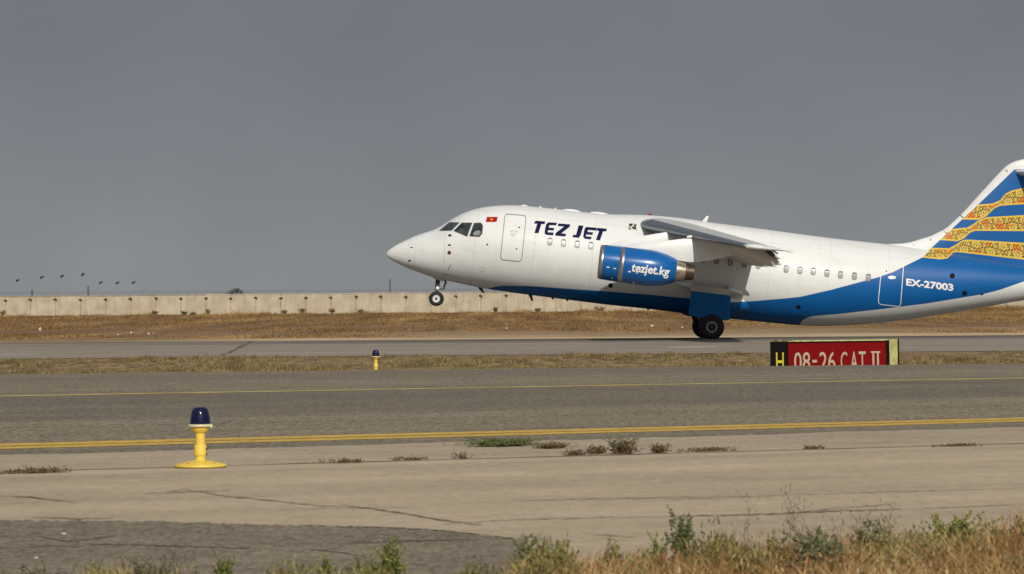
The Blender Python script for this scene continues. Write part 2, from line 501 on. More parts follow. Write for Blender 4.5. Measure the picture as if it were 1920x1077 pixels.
def livery():
    t = NT('white_and_blue_airline_paint')
    sp = t.n('ShaderNodeSeparateXYZ'); t.l(t.tc.outputs['Object'], sp.inputs[0])
    u, v = sp.outputs[0], sp.outputs[2]
    un = t.math('DIVIDE', u, 30.0); vn = t.math('DIVIDE', t.math('ADD', v, 3.0), 12.0)
    nrm = lambda pts: sorted((a / 30.0, (b + 3) / 12.0) for a, b in pts)
    edge = lambda a, b, k=60.0: t.n('ShaderNodeClamp')
    def below(a, b):            # 1 where a < b with a very thin soft edge
        q = t.math('MULTIPLY_ADD', t.math('SUBTRACT', b, a), 700.0, 0.5)
        c = t.n('ShaderNodeClamp'); t.l(q, c.inputs[0]); return c.outputs[0]
    fu = t.curve(un, nrm(UP)); fl = t.curve(un, nrm(LO))
    blue = t.math('MULTIPLY', below(vn, fu), below(fl, vn))
    # ornament
    u2 = t.math('DIVIDE', t.math('SUBTRACT', u, 20.0), 8.0)
    n2 = lambda pts: sorted(((bF(a, b)[0] - 20) / 8.0, (bF(a, b)[1] + 3) / 12.0) for a, b in pts)
    band = None; rim = None; qs = None
    for up_, lo_ in BANDS:
        cu, cl = t.curve(u2, n2(up_)), t.curve(u2, n2(lo_))
        m_ = t.math('MULTIPLY', below(vn, cu), below(cl, vn))
        d = t.math('MINIMUM', t.math('SUBTRACT', cu, vn), t.math('SUBTRACT', vn, cl))
        r_ = t.math('MULTIPLY', m_, t.math('LESS_THAN', d, 0.0052))
        band = m_ if band is None else t.math('MAXIMUM', band, m_)
        q_ = t.math('MULTIPLY', m_, t.math('DIVIDE', t.math('SUBTRACT', vn, cl), t.math('SUBTRACT', cu, cl)))
        qs = q_ if qs is None else t.math('ADD', qs, q_)
        inner = t.math('MULTIPLY', m_, t.math('GREATER_THAN', d, 0.0052))
        rim = inner if rim is None else t.math('MAXIMUM', rim, inner)
    uc = t.math('DIVIDE', t.math('ADD', u, t.math('MULTIPLY', v, 0.31)), 0.54)
    odd = t.math('GREATER_THAN', t.math('FRACT', t.math('MULTIPLY', t.math('FLOOR', uc), 0.5)), 0.25)
    A_ = t.math('MULTIPLY', t.math('ABSOLUTE', t.math('SUBTRACT', t.math('FRACT', uc), 0.5)), 2.0)
    B_ = t.math('ADD', qs, t.math('MULTIPLY', odd, t.math('SUBTRACT', 1.0, t.math('MULTIPLY', qs, 2.0))))
    def dist(ax, by, sx=1.0, sy=1.3):
        x_ = t.math('MULTIPLY', t.math('SUBTRACT', A_, ax), sx); y_ = t.math('MULTIPLY', t.math('SUBTRACT', B_, by), sy)
        return t.math('SQRT', t.math('ADD', t.math('MULTIPLY', x_, x_), t.math('MULTIPLY', y_, y_)))
    def near(a, c, wd): return t.math('LESS_THAN', t.math('ABSOLUTE', t.math('SUBTRACT', a, c)), wd)
    chev = t.math('MULTIPLY_ADD', A_, -1.05, 1.0)
    under = t.math('LESS_THAN', B_, chev)
    d1, d2, d3 = dist(.72, .66), dist(.26, .30), dist(0.0, .62)
    gap1 = t.math('GREATER_THAN', A_, .60); gap2 = t.math('LESS_THAN', B_, .40)
    lines = t.math('MULTIPLY', near(d1, .24, .062), t.math('MAXIMUM', gap1, gap2))
    lines = t.math('MAXIMUM', lines, near(d2, .19, .058))
    lines = t.math('MAXIMUM', lines, t.math('LESS_THAN', d1, .09))
    lines = t.math('MAXIMUM', lines, t.math('LESS_THAN', d3, .085))
    wavy = t.math('MULTIPLY_ADD', t.math('SINE', t.math('MULTIPLY', A_, 7.0)), 0.10, 0.14)
    lines = t.math('MAXIMUM', lines, t.math('MULTIPLY', near(B_, wavy, .05), gap1))
    pale = near(B_, chev, .062)
    hotn = t.noise(1.9, 2, .5)
    hot = t.math('MULTIPLY', under, t.rng(hotn, .49, .55)); hot = t.math('MAXIMUM', hot, t.rng(hotn, .62, .67))
    base = t.mix(hot, (0.72, 0.48, 0.05), (0.72, 0.27, 0.018))
    dk = t.mix(hot, (0.055, 0.05, 0.03), (0.36, 0.06, 0.012))
    orn = t.mix(lines, base, dk)
    orn = t.mix(pale, orn, (0.13, 0.21, 0.26))
    orn = t.mix(rim, (0.74, 0.50, 0.055), orn)
    bluec = t.mix(t.rng(t.noise(0.8, 4), .3, .7), (0.002, 0.092, 0.305), (0.003, 0.108, 0.345))
    bluec = t.mix(band, bluec, orn)
    # white, with faint grime streaks and skin joints
    st_ = t.noise(1.6, 5, 0.6, None, (0.10, 1, 1.0))
    gr = t.noise(0.9, 5, 0.6)
    k = t.math('MULTIPLY', t.rng(st_, 0.45, 0.8), t.rng(gr, 0.35, 0.75))
    wh = t.mix(k, (0.715, 0.73, 0.72), (0.56, 0.55, 0.51))
    vs_ = t.noise(2.2, 5, 0.65, None, (2.2, 1, 0.22))
    wh = t.mix(t.rng(vs_, 0.55, 0.80, 0, 0.30), wh, (0.55, 0.53, 0.47))
    jm = t.math('FRACT', t.math('DIVIDE', u, 2.31))
    jl = t.math('LESS_THAN', t.math('ABSOLUTE', t.math('SUBTRACT', jm, 0.5)), 0.0045)
    jv = t.math('LESS_THAN', t.math('ABSOLUTE', t.math('SUBTRACT', v, 2.12)), 0.008)
    jv2 = t.math('LESS_THAN', t.math('ABSOLUTE', t.math('SUBTRACT', v, -0.38)), 0.009)
    jm3 = t.math('LESS_THAN', t.math('ABSOLUTE', t.math('SUBTRACT', t.math('FRACT', t.math('DIVIDE', u, 0.77)), 0.5)), 0.008)
    jv3 = t.math('LESS_THAN', t.math('ABSOLUTE', t.math('SUBTRACT', v, 1.62)), 0.006)
    jj = t.math('MAXIMUM', t.math('MULTIPLY', t.math('MAXIMUM', t.math('MAXIMUM', jl, jv), jv2), 0.30), t.math('MULTIPLY', t.math('MAXIMUM', jm3, jv3), 0.09))
    wh = t.mix(jj, wh, (0.30, 0.30, 0.29))
    t.col(t.mix(blue, wh, bluec))
    return t.fin(0.48, 0, 0.05, 0.28)
LIV = livery()
def blue_paint():
    t = NT('glossy_blue_paint')
    t.col(t.mix(t.rng(t.noise(1.2, 5), .3, .7), (0.002, 0.095, 0.32), (0.003, 0.112, 0.36)))
    return t.fin(0.26, 0, 0.22, 0.35)
BLUE = blue_paint()
DOORBLUE = simple('matt_blue_door_paint', (0.003, 0.112, 0.33), 0.5, 0, 0, 0.08, 2, 0, 0.15)

# ---------------------------------------------------------------- base point of the aircraft: under the main wheels
MW = (12.95, -1.400); MR = 0.488
CB = Vector((MW[0] - MR * st, 0, MW[1] - MR * ct))
base = NOSE + Vector((CB.x * ct + CB.z * st, 0, -CB.x * st + CB.z * ct))
OFF = tuple(-CB)
ZC = base.z + 0.03              # height of the runway crown
jet = empty('airliner', base, 'white and blue four engined jet airliner rolling on its main wheels with the nose lifted', 'airplane', rot=(0, TH, 0))
def part(name, mb, m, smooth=True, auto=40, parent=None):
    if isinstance(mb, tuple): mb = MB().add(*mb)
    o = mb.build(name, m, parent or jet, smooth, OFF if parent is None else (0, 0, 0), auto)
    return fixn(o)
def patches(name, polys, m, parent=None, **k):
    for p in polys: patch(name, [p], m, parent, **k)
def patch(name, polys, m, parent=None, **k):
    return drape(name, polys, m, parent or jet, loc=OFF if parent is None else (0, 0, 0), **k)

# fuselage
rings = []
for i, u in enumerate(US):
    rings.append([(u, WD[i] * math.sin(2 * math.pi * k / 96), CV[i] + HV[i] * math.cos(2 * math.pi * k / 96)) for k in range(96)])
part('fuselage', loft(rings), LIV, auto=60)

# cockpit windows (near side and their mirror)
def r1(x, y): return (700 + x / 4.487, 360 + y / 4.487)
panes = [[(553, 329), (640, 259), (725, 258), (656, 326)], [(676, 329), (745, 262), (831, 261), (788, 376)], [(809, 374), (848, 264), (902, 262), (920, 283), (915, 350), (892, 378)]]
def mirror(o, name):
    me = o.data.copy(); q = bpy.data.objects.new(name, me); C.objects.link(q)
    q.parent = o.parent; q.location = o.location
    for v_ in me.vertices: v_.co.y *= -1
    me.flip_normals(); return q
for pn in panes:
    p2 = [r1(*q) for q in pn]
    o = patch('cockpit_window', [p2], GLASS, off=0.004, grid=4)
    fr = patch('window_frame', ringpolys(p2, -0.9), SEAM, parent=o, off=0.006, grid=4)
    m2 = mirror(o, 'cockpit_window'); f2 = mirror(fr, 'window_frame'); f2.parent = m2; f2.location = (0, 0, 0)
# crew shapes behind the panes read as pale patches on the glass
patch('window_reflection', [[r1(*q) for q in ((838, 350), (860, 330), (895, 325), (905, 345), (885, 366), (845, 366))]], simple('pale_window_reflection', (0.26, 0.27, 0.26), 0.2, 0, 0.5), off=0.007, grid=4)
patches('panel_seam', [[r1(*q) for q in ((600, 335), (606, 335), (596, 600), (590, 600))], [r1(*q) for q in ((300, 440), (304, 440), (300, 640), (296, 640))]], simple('faint_seam', (0.6, 0.6, 0.57), 0.4), off=0.004)

# doors
def door(cor, r, outm, handle, hm):
    path_ = rrect(cor, r)
    o = patch('door', [path_], LIV, off=0.007, grid=8)
    patch('door_outline', ringpolys(path_, 1.45), outm, parent=o, off=0.013, grid=8)
    patch('door_handle', handle, hm, parent=o, off=0.016, grid=8)
    return o
hx, hy = 963.5, 439
door([(946.3, 401), (987.5, 404.5), (978.6, 491.5), (937.4, 487.5)], 8, SEAM,
     [[(955, 434), (962, 432), (972, 434.5), (972, 436), (962, 433.6), (955, 435.4)], [(958, 437), (969, 438), (966, 443.5), (962, 444.5), (958.5, 441.5)]], simple('pale_handle_recess', (0.5, 0.5, 0.47), 0.4))
door([(1654, 482), (1695.7, 487), (1689, 576), (1645.5, 571)], 8, SEAML,
     [[(1665, 519), (1672, 517), (1680, 519), (1679, 523), (1671, 524), (1665, 522)]], SEAML)
# a lone filled-in window outline and the cabin windows
def cabin(x, y, blank=False):
    p2 = rrect([(x - 4.2, y - 7.6), (x + 5.2, y - 7.0), (x + 4.2, y + 7.6), (x - 5.2, y + 7.0)], 4.2, 4)
    if blank:
        return patch('blank_window', ringpolys(p2, 0.8), simple('faint_outline', (0.52, 0.52, 0.5), 0.4), off=0.006)
    o = patch('cabin_window', [p2], CABDK, off=0.006, grid=5)
    p3 = rrect([(x - 3.0, y - 5.2), (x + 3.9, y - 4.8), (x + 3.0, y + 6.2), (x - 3.9, y + 5.8)], 3.0, 4)
    patch('pane', [p3], CABIN, parent=o, off=0.011, grid=5)
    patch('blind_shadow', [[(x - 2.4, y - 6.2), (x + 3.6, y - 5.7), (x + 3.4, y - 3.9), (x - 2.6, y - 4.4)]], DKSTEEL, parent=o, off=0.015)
cabin(1005, 450, True)
for k in range(4): cabin(1031 + 25.67 * k, 453.2 + 2.6 * k)
for k in range(3, 13): cabin(1108 + 26.14 * k, 461 + 3.05 * k)
for x, y in ((1474, 504.5), (1500, 507), (1525, 509), (1550.5, 512.5), (1576, 515.5), (1602, 518), (1628, 521)): cabin(x, y)

# lettering
def r2(x, y): return (960 + x / 4.681, 370 + y / 4.681)
TEZ = [[(205, 208), (292, 214), (286, 238), (258, 236), (232, 318), (196, 314), (222, 234), (193, 232)],
       [(318, 222), (396, 226), (388, 248), (330, 246), (322, 268), (372, 272), (365, 294), (318, 290), (312, 308), (368, 312), (360, 336), (300, 331), (285, 318), (290, 280), (300, 238)],
       [(408, 232), (512, 240), (505, 262), (432, 318), (476, 322), (468, 346), (378, 338), (384, 314), (458, 258), (400, 254)],
       [(585, 248), (628, 252), (600, 340), (585, 358), (530, 352), (537, 330), (562, 332)],
       [(652, 262), (745, 270), (738, 294), (668, 288), (662, 306), (712, 310), (706, 332), (652, 328), (648, 344), (700, 350), (692, 372), (640, 366), (624, 350), (632, 300), (640, 272)],
       [(748, 270), (834, 278), (826, 302), (800, 300), (772, 380), (736, 376), (764, 298), (740, 294)]]
patch('fuselage_lettering', [[r2(*q) for q in g] for g in TEZ], NAVY, off=0.008, grid=5)
patch('registration_lettering', textpolys('EX-27003', 1699, 535, 1787.5, 545.5, 12.6, 0.036, 0.0), LETWHITE, off=0.009, grid=8)
fl = patch('flag', [[(913, 407.3), (933.2, 407.3), (931, 416.6), (910.6, 416.8)]], FLAGRED, off=0.008)
patch('flag_sun', [oval(921.8, 412, 2.2, 1.8)], FLAGYEL, parent=fl, off=0.012)
em = patch('emblem', [[(1178.5, 418.5), (1195.5, 420), (1194.5, 432.5), (1177.5, 431.5)]], simple('emblem_ground', (0.62, 0.6, 0.56), 0.4), off=0.008)
patches('emblem_mark', [[(1179.5, 420), (1187, 420), (1185, 424), (1180, 426)], [(1189, 421), (1194, 422), (1192, 425), (1188, 424)], [(1184, 426), (1192, 425), (1193.5, 431), (1187, 430)], [(1179, 427), (1183, 428), (1182, 430.5), (1178.8, 430.5)]],
      simple('emblem_brown', (0.05, 0.035, 0.03), 0.4), parent=em, off=0.012)
# vents, ports and probes on the skin
dots = [oval(843.3, 441.8, 3.2, 2.1), oval(842.6, 459.8, 3.0, 1.6), oval(913.5, 458.7, 1.6, 1.8), oval(771.5, 464.6, 2.6, 1.0), oval(768, 489, 3.2, 1.3), oval(1144.8, 535.6, 4.4, 4.4),
        oval(1785.6, 517.6, 5, 5), oval(1808.6, 550, 5, 4.6), oval(1497, 575.8, 4.6, 3.6), oval(973.8, 427, 1.6, 1.6), oval(968.5, 467, 1.6, 1.4), oval(1841, 552, 3, 1.4), oval(1662, 509, 1.3, 1.3)]
patches('vent_port', dots, BLACK, off=0.009)
patch('static_port', [oval(842.3, 474, 3.4, 3.6)], simple('maroon_cover', (0.11, 0.02, 0.02), 0.5), off=0.009)
patches('service_mark', [ringpolys(oval(904, 505, 5, 5), 0.7)[i] for i in range(0, 14, 2)] + [[(845, 381 + 115), (846.4, 496), (841, 506), (839.6, 505)]], SEAM, off=0.009)
pr = patch('static_tube', [[(829, 514), (840, 512), (841, 516.5), (828, 517.5)]], simple('pale_probe_plate', (0.55, 0.54, 0.48), 0.4), off=0.02)

# roof bumps and blades
def bump(name, px, py, lx, hz, m, wy=0.25):
    u, v = body(px, py, DP)
    n_ = 16; vs = []; fs = []
    mb = MB()
    pr_ = [(max(0.001, math.sin(math.pi * i / 10)), -math.cos(math.pi * i / 10)) for i in range(11)]
    for r, h in pr_:
        for k in range(n_):
            a = 2 * math.pi * k / n_
            vs.append((u + lx * h, wy * r * math.cos(a), v + hz * r * math.sin(a)))
    for j in range(10):
        for k in range(n_): fs.append((j * n_ + k, j * n_ + (k + 1) % n_, (j + 1) * n_ + (k + 1) % n_, (j + 1) * n_ + k))
    return part(name, mb.add(vs, fs), m)
bump('antenna_fairing', 983, 386.4, 0.14, 0.05, WHITE, 0.09)
bump('antenna_fairing', 1072, 396, 0.36, 0.075, WHITE, 0.10)
bump('antenna_fairing', 1124, 401.3, 0.38, 0.075, WHITE, 0.10)
bump('beacon', 1219, 402.5, 0.07, 0.06, REDLAMP, 0.07)
def blade(px0, py0, px1, py1, lean, wd, m, name='blade_antenna', top=0.55):
    a = Vector((body(px0, py0, DP)[0], 0, body(px0, py0, DP)[1])); b = Vector((body(px1, py1, DP)[0], 0, body(px1, py1, DP)[1]))
    vs = []
    for p, k in ((a, 1.0), (b, top)):
        vs += [(p.x - wd * k, 0, p.z), (p.x, -0.025 * k, p.z), (p.x + wd * k, 0, p.z), (p.x, 0.025 * k, p.z)]
    return part(name, MB().add(vs, [(0, 1, 5, 4), (1, 2, 6, 5), (2, 3, 7, 6), (3, 0, 4, 7), (0, 3, 2, 1), (4, 5, 6, 7)]), m, False, None)
blade(1013, 390.5, 1013.5, 386.5, 0, 0.05, WHITE); blade(1041, 393.5, 1041.5, 390, 0, 0.05, WHITE)
blade(1320, 417, 1327, 405.5, 0, 0.09, WHITE)
blade(899, 538, 906, 549, 0, 0.10, DKSTEEL); blade(994, 553, 998.5, 565, 0, 0.07, DKSTEEL)
blade(1036, 558, 1037, 562, 0, 0.06, DKSTEEL); blade(1063, 561, 1064, 565, 0, 0.06, DKSTEEL); blade(1214, 578, 1216, 582, 0, 0.06, DKSTEEL)
blade(1649, 604, 1656, 608.5, 0, 0.12, WHITE, top=0.9)
blade(834, 525, 837, 532.5, 0, 0.05, DKSTEEL, 'nose_gear_door')

# ---------------------------------------------------------------- fin, rudder and tailplane
finle = sorted(((body(x, y, DP)[1], body(x, y, DP)[0]) for x, y in ((1640, 458.5), (1672, 457.9), (1700.7, 456.3), (1724, 449.2), (1747.5, 442), (1774, 428.7), (1790, 414), (1807.6, 397), (1841, 360), (1866, 332.5), (1882.8, 315), (1890, 309), (1898, 304.5), (1910, 300), (1925, 298), (1945, 297.2))))
finte = sorted(((body(x, y, DP)[1], body(x, y, DP)[0]) for x, y in ((2030, 297), (2030, 310), (1990, 520))))
vsn = np.concatenate([np.linspace(1.9, finle[0][0], 3), np.linspace(finle[0][0] + .05, finle[-1][0], 40)])
rg = []
def foil(n=14, cut=1.0):
    """upper surface from the tail to the nose, then back along the lower one"""
    xs = [cut * (1 - math.cos(math.pi * i / n)) / 2 for i in range(n + 1)]
    th_ = lambda x: 5 * (0.2969 * math.sqrt(x) - 0.126 * x - 0.3516 * x * x + 0.2843 * x ** 3 - 0.1036 * x ** 4)
    return [(x, th_(x)) for x in reversed(xs)] + [(x, -th_(x)) for x in xs[1:]]
for v_ in vsn:
    le = float(np.interp(v_, [p[0] for p in finle], [p[1] for p in finle]))
    te = float(np.interp(v_, [p[0] for p in finte], [p[1] for p in finte]))
    tk = min(0.09 * (te - le), 0.36) * (1 if v_ < finle[-4][0] else 0.8)
    rg.append([(le + x * (te - 1.33 - le), t_ * tk * 1.0, v_) for x, t_ in foil(12)])
part('fin', loft(rg), LIV, auto=50)
rg = []
for v_ in np.linspace(1.95, finle[-1][0] - 0.35, 6):
    le = float(np.interp(v_, [p[0] for p in finle[6:]], [p[1] for p in finle[6:]])); te = float(np.interp(v_, [p[0] for p in finte], [p[1] for p in finte]))
    le = te - 1.35
    rg.append([(le + x * (te - le), t_ * 0.14, v_) for x, t_ in foil(8)])
part('rudder', loft(rg), LIV, auto=50)
lu, lv = body(1899, 322, DP)
for sg in (-1, 1):
    rg = []
    for k in range(7):
        y_ = 5.5 * k / 6
        le = lu + 0.50 * y_; ch = 2.9 - 0.26 * y_
        rg.append([(le + x * ch, sg * y_, lv - 0.03 * x * ch + t_ * 0.11 * ch) for x, t_ in foil(10)])
    part('tailplane', loft(rg), WINGGREY, auto=50)
# fin leading edge panel joints
def fj(x0, y0, x1, y1):
    a, b = body(x0, y0, DP), body(x1, y1, DP - 0.1)
    return (a, b)
mb = MB()
for q in ((1882, 315.5, 1889, 321.5), (1799, 402, 1806, 408), (1767, 431.5, 1775, 437.5), (1739, 444.5, 1746, 450.5), (1707, 455.5, 1714, 461)):
    a, b = fj(*q)
    part('fin_joint_line', MB().tube((a[0], 0, a[1]), (b[0], -0.17, b[1]), 0.014, n=5), SEAM)
# tail cone airbrake halves
for sg in (-1, 1):
    rg = []
    for k in range(8):
        q = k / 7; u = U1 - 0.2 + 1.1 * q; r = 0.26 * (1 - q * 0.75)
        cz = float(np.interp(U1, US, CV)) + 0.1 * q
        rg.append([(u, sg * (0.012 + r * math.sin(math.pi * a / 10)), cz + r * 1.25 * math.cos(math.pi * a / 10)) for a in range(11)])
    part('airbrake', loft(rg), WHITE, auto=50)

# ---------------------------------------------------------------- wings
def st_w(y):
    """leading edge u, v, chord, thickness, incidence at span y"""
    d = y - 1.7
    return 9.97 + 0.287 * d, 2.24 - 0.0561 * d, 3.92 - 0.2150 * d, 0.150 - 0.0026 * d, R_(2.6 - 0.2 * d)
def wpt(y, x, t_, sg, du=0, dv=0):
    le, v0, ch, tk, inc = st_w(y)
    cam_ = 0.02 * 4 * x * (1 - x)
    a, b = x * ch, (t_ * tk + cam_) * ch
    return (le + du + a * math.cos(inc) + b * math.sin(inc), sg * y, v0 + dv - a * math.sin(inc) + b * math.cos(inc))
YS = [0.0, 1.2, 1.9, 2.6, 3.4, 4.2, 5.0, 5.9, 7.0, 8.0, 9.0, 10.1, 11.0, 12.0, 12.8, 13.1]
for sg in (-1, 1):
    wing = part('wing', loft([[wpt(y, x, t_, sg) for x, t_ in foil(16, 0.87)] for y in YS]), WINGGREY, auto=45)
    # metal nose of the wing, a little proud
    fo = [(x, t_ * 1.0) for x, t_ in foil(16, 0.105)]
    rg = []
    for y in [k for k in YS if 1.2 <= k <= 12.8]:
        c_ = Vector(wpt(y, 0.05, 0, sg))
        r_ = []
        for x, t_ in fo:
            q = Vector(wpt(y, x, t_, sg)); d_ = (q - c_); d_.y = 0
            r_.append(q + d_.normalized() * 0.007)
        rg.append(r_)
    part('leading_edge', loft(rg), LEADING, auto=50, parent=wing)
    # white tip cap with lamp
    rg = []
    for y, k in ((12.85, 1.02), (13.05, 1.02), (13.2, 0.8), (13.27, 0.35)):
        rg.append([wpt(y, 0.5 + (x - 0.5) * (1 if k > .9 else k * .9 + .1), t_ * k * 1.04, sg) for x, t_ in foil(12)])
    part('wing_tip', loft(rg), WHITE, auto=50, parent=wing)
    # aileron
    rg = []
    for y in (10.32, 11.2, 12.0, 12.75):
        rg.append([wpt(y, 0.872 + 0.128 * x, (t_ * 0.25), sg, 0.004, 0.0) for x, t_ in foil(8)])
    part('aileron', loft(rg), WINGGREY, auto=50, parent=wing)
    # flap, run out and drooped
    dfl = R_(30)
    rg = []
    for y in (1.55, 4.0, 6.0, 8.0, 10.25):
        le, v0, ch, tk, inc = st_w(y)
        p0 = Vector(wpt(y, 0.80, -0.17, sg)); fc = 0.355 * ch
        r_ = []
        for x, t_ in foil(10):
            a, b = x * fc, t_ * 0.15 * fc
            r_.append((p0.x + a * math.cos(dfl) + b * math.sin(dfl), p0.y, p0.z - a * math.sin(dfl) + b * math.cos(dfl)))
        rg.append(r_)
    part('flap', loft(rg), UNDER, auto=50, parent=wing)
    # long flap track fairings under the wing
    for y, ln, hh in ((3.3, 3.1, 0.34), (5.6, 2.9, 0.33), (8.3, 2.5, 0.30), (9.85, 1.95, 0.29)):
        le, v0, ch, tk, inc = st_w(y)
        fr_ = Vector((le + ch * 1.16 - ln, sg * y, 0)); rg = []
        vz0 = wpt(y, 0.55, -0.32, sg)[2] - 0.03
        for k in range(15):
            q = k / 14
            r = (math.sin(math.pi * min(1, q * 1.9 + 0.0) / 2) ** 0.55) * (1 if q < 0.5 else (1 - ((q - 0.5) / 0.5) ** 1.7 * 0.93))
            r = max(r, 0.03)
            zc = vz0 - 0.05 - (0.10 * q * ln if q < 0.45 else 0.10 * 0.45 * ln + 0.36 * (q - 0.45) * ln)
            rg.append([(fr_.x + q * ln, fr_.y + 0.17 * r * math.sin(2 * math.pi * a / 14), zc + hh * r * math.cos(2 * math.pi * a / 14)) for a in range(14)])
        part('flap_track_fairing', loft(rg), UNDER, auto=60, parent=wing)
    # hinges and wicks between aileron and flap
    for k in range(9):
        mb = MB()
        y = 10.25 + 0.05 * k
        a = wpt(y, 0.78 + 0.03 * (k % 3), -0.05 - .08 * (k % 2), sg)
        mb.box((a[0] + 0.10 * (k % 4), a[1], a[2] - 0.03 - 0.09 * (k % 3)), (0.30, 0.03, 0.055), Matrix.Rotation(0.25 + 0.2 * (k % 3), 3, 'Y'))
        part('hinge_bracket', mb, DKSTEEL, False, None, parent=wing)
    for k in range(6):
        y = 11.0 + 0.36 * k
        a = Vector(wpt(y, 0.99, 0, sg)); part('static_wick', MB().tube(a, a + Vector((0.26, 0, -0.03)), 0.012, 0.006, 5), DKSTEEL, parent=wing)
    # dark gap lines ahead of the spoilers, and between the wing and its flap fairings
    for ya, yb, xx in ((2.6, 6.2, 0.60), (6.4, 9.6, 0.66)):
        part('spoiler_gap', MB().path([wpt(y_, xx, foil(40)[int(40 * .33)][1] * .86, sg, 0, .02) for y_ in np.linspace(ya, yb, 5)], .018, .018, 5), DKSTEEL, parent=wing)
    # small lamp on the leading edge
    a = wpt(7.2, 0.0, 0, sg)
    mb = MB().tube((a[0] - 0.16, a[1], a[2] - 0.10), (a[0] + 0.1, a[1], a[2] - 0.02), 0.045, 0.06, 8)
    part('stall_strip', mb, LETWHITE, parent=wing)

    # engines with pylons
    for (yy, u0, v0, dt) in ((7.05, 9.0, 0.545, 0.0), (4.25, 8.29, 0.60, 0.15)):
        o_ = (u0, sg * yy, v0)
        eng = part('engine', MB().lathe([(r, h) for r, h in [(0.662, 0.135)] + NACP if h > 0.13] + [(0.40, 2.13)], o_, 'x', 40, True), BLUE, auto=50)
        part('intake_lip', MB().lathe([(0.50, 0.34), (0.535, 0.12), (0.565, 0.03), (0.60, 0.0), (0.632, 0.02), (0.650, 0.06), (0.6635, 0.135), (0.655, 0.145)], o_, 'x', 40, True), LIPMETAL, auto=60, parent=eng)
        part('intake_duct', MB().lathe([(0.50, 0.33), (0.51, 0.7), (0.02, 0.72)], o_, 'x', 32, True), FANDARK, parent=eng)
        mb = MB().lathe([(0.001, 0.42), (0.08, 0.5), (0.14, 0.68), (0.15, 0.71)], o_, 'x', 20, True)
        part('spinner', mb, STEEL, parent=eng)
        part('nozzle', MB().lathe([(0.405, 2.09), (0.385, 2.2), (0.36, 2.34), (0.33, 2.47)], o_, 'x', 36, True), HOTMETAL, parent=eng)
        part('exhaust_pipe', MB().lathe([(0.325, 2.44), (0.30, 2.6), (0.27, 2.80), (0.25, 2.80), (0.25, 2.3)], o_, 'x', 36, True), SOOTY, parent=eng)
        # pylon: side outline at this span
        ps = [(1172, 466, 470.5), (1186, 462, 474), (1204, 458, 478), (1228, 454.5, 482), (1255, 451, 486), (1287, 447.5, 491), (1300, 448, 492.5), (1318, 450, 492), (1340, 455, 488), (1362, 461, 483), (1388, 468, 476)]
        rg = []
        for i, (x, t_, b_) in enumerate(ps):
            ut, vt_ = body(x, t_, DP - 7.05); ub, vb_ = body(x, b_, DP - 7.05)
            ut += u0 - 9.0; vt_ += (v0 - 0.545) + dt * min(1, i / 5.0); vb_ += v0 - 0.545
            q = i / (len(ps) - 1); hw = 0.20 * max(0.10, math.sin(math.pi * (q * 0.94 + 0.03))) ** 0.6
            rg.append([(ut, sg * (yy + s_ * hw * f_), vb_ + (vt_ - vb_) * h_) for s_, f_, h_ in ((-1, .75, 0), (-1, 1, .3), (-1, 1, .75), (-1, .6, 1), (1, .6, 1), (1, 1, .75), (1, 1, .3), (1, .75, 0))])
        part('pylon', loft(rg), WHITE, auto=35)
        if sg < 0:
            fn = Nac(u0, -yy, v0)
            # second, further back, metal band of the fan cowl lip (thrust line joint)
            if yy > 5:
                patch('engine_lettering', textpolys('tezjet.kg', 1184.5, 508.5, 1256, 517.7, 15.8, 0.026, 0.22), LETWHITE, parent=eng, off=0.012, fn=fn, grid=8)
                patches('engine_stencil', [[(1178, 508), (1183, 508.6), (1182.6, 511), (1177.6, 510.5)], [(1192, 511), (1196, 511.5), (1195.7, 513), (1191.7, 512.4)], oval(1188, 530, 1.4, 1.4)], LETWHITE, parent=eng, off=0.01, fn=fn)
            else:
                patches('engine_stencil', [[(1137.5, 500), (1143, 500.6), (1142.7, 502.6), (1137.2, 502)], [(1150, 502.6), (1155.5, 503.2), (1155.2, 504.8), (1149.8, 504.2)], oval(1147.5, 521.5, 1.6, 1.1)], LETWHITE, parent=eng, off=0.01, fn=fn)

# ---------------------------------------------------------------- belly fairing, gear
rg = []
ua, ub_ = body(1262, 590, DP)[0], body(1428, 595, DP - 1.5)[0]
for k in range(17):
    q = k / 16; r = max(0.02, math.sin(math.pi * q)) ** 0.5
    u = ua + (ub_ - ua) * q
    cz = float(np.interp(u, US, VB)) + 0.60
    rg.append([(u, 1.90 * r * math.sin(2 * math.pi * a / 36), cz + 0.62 * r * math.cos(2 * math.pi * a / 36)) for a in range(36)])
part('belly_fairing', loft(rg), LIV, auto=60)

def wheel(u, y, v, r, wdt, rimm, parent, rr=0.48):
    o_ = (u, y, v); h = wdt / 2
    ty = part('tyre', MB().lathe([(r * rr, -h * .8), (r * .62, -h), (r * .86, -h * .96), (r * .97, -h * .6), (r, -h * .25), (r, h * .25), (r * .97, h * .6), (r * .86, h * .96), (r * .62, h), (r * rr, h * .8)], o_, 'y', 40, True), RUBBER, parent=parent, auto=60)
    part('rim', MB().lathe([(r * rr * 1.01, -h * .82), (r * rr * .86, -h * .86), (r * rr * .74, -h * .55), (r * .22, -h * .5), (0.001, -h * .5)], o_, 'y', 32, True)
         .lathe([(0.001, h * .8), (r * .16, h * .8), (r * .18, h * .5), (r * rr * .74, h * .55), (r * rr * .86, h * .86), (r * rr * 1.01, h * .82)], o_, 'y', 32, True), rimm, parent=parent)

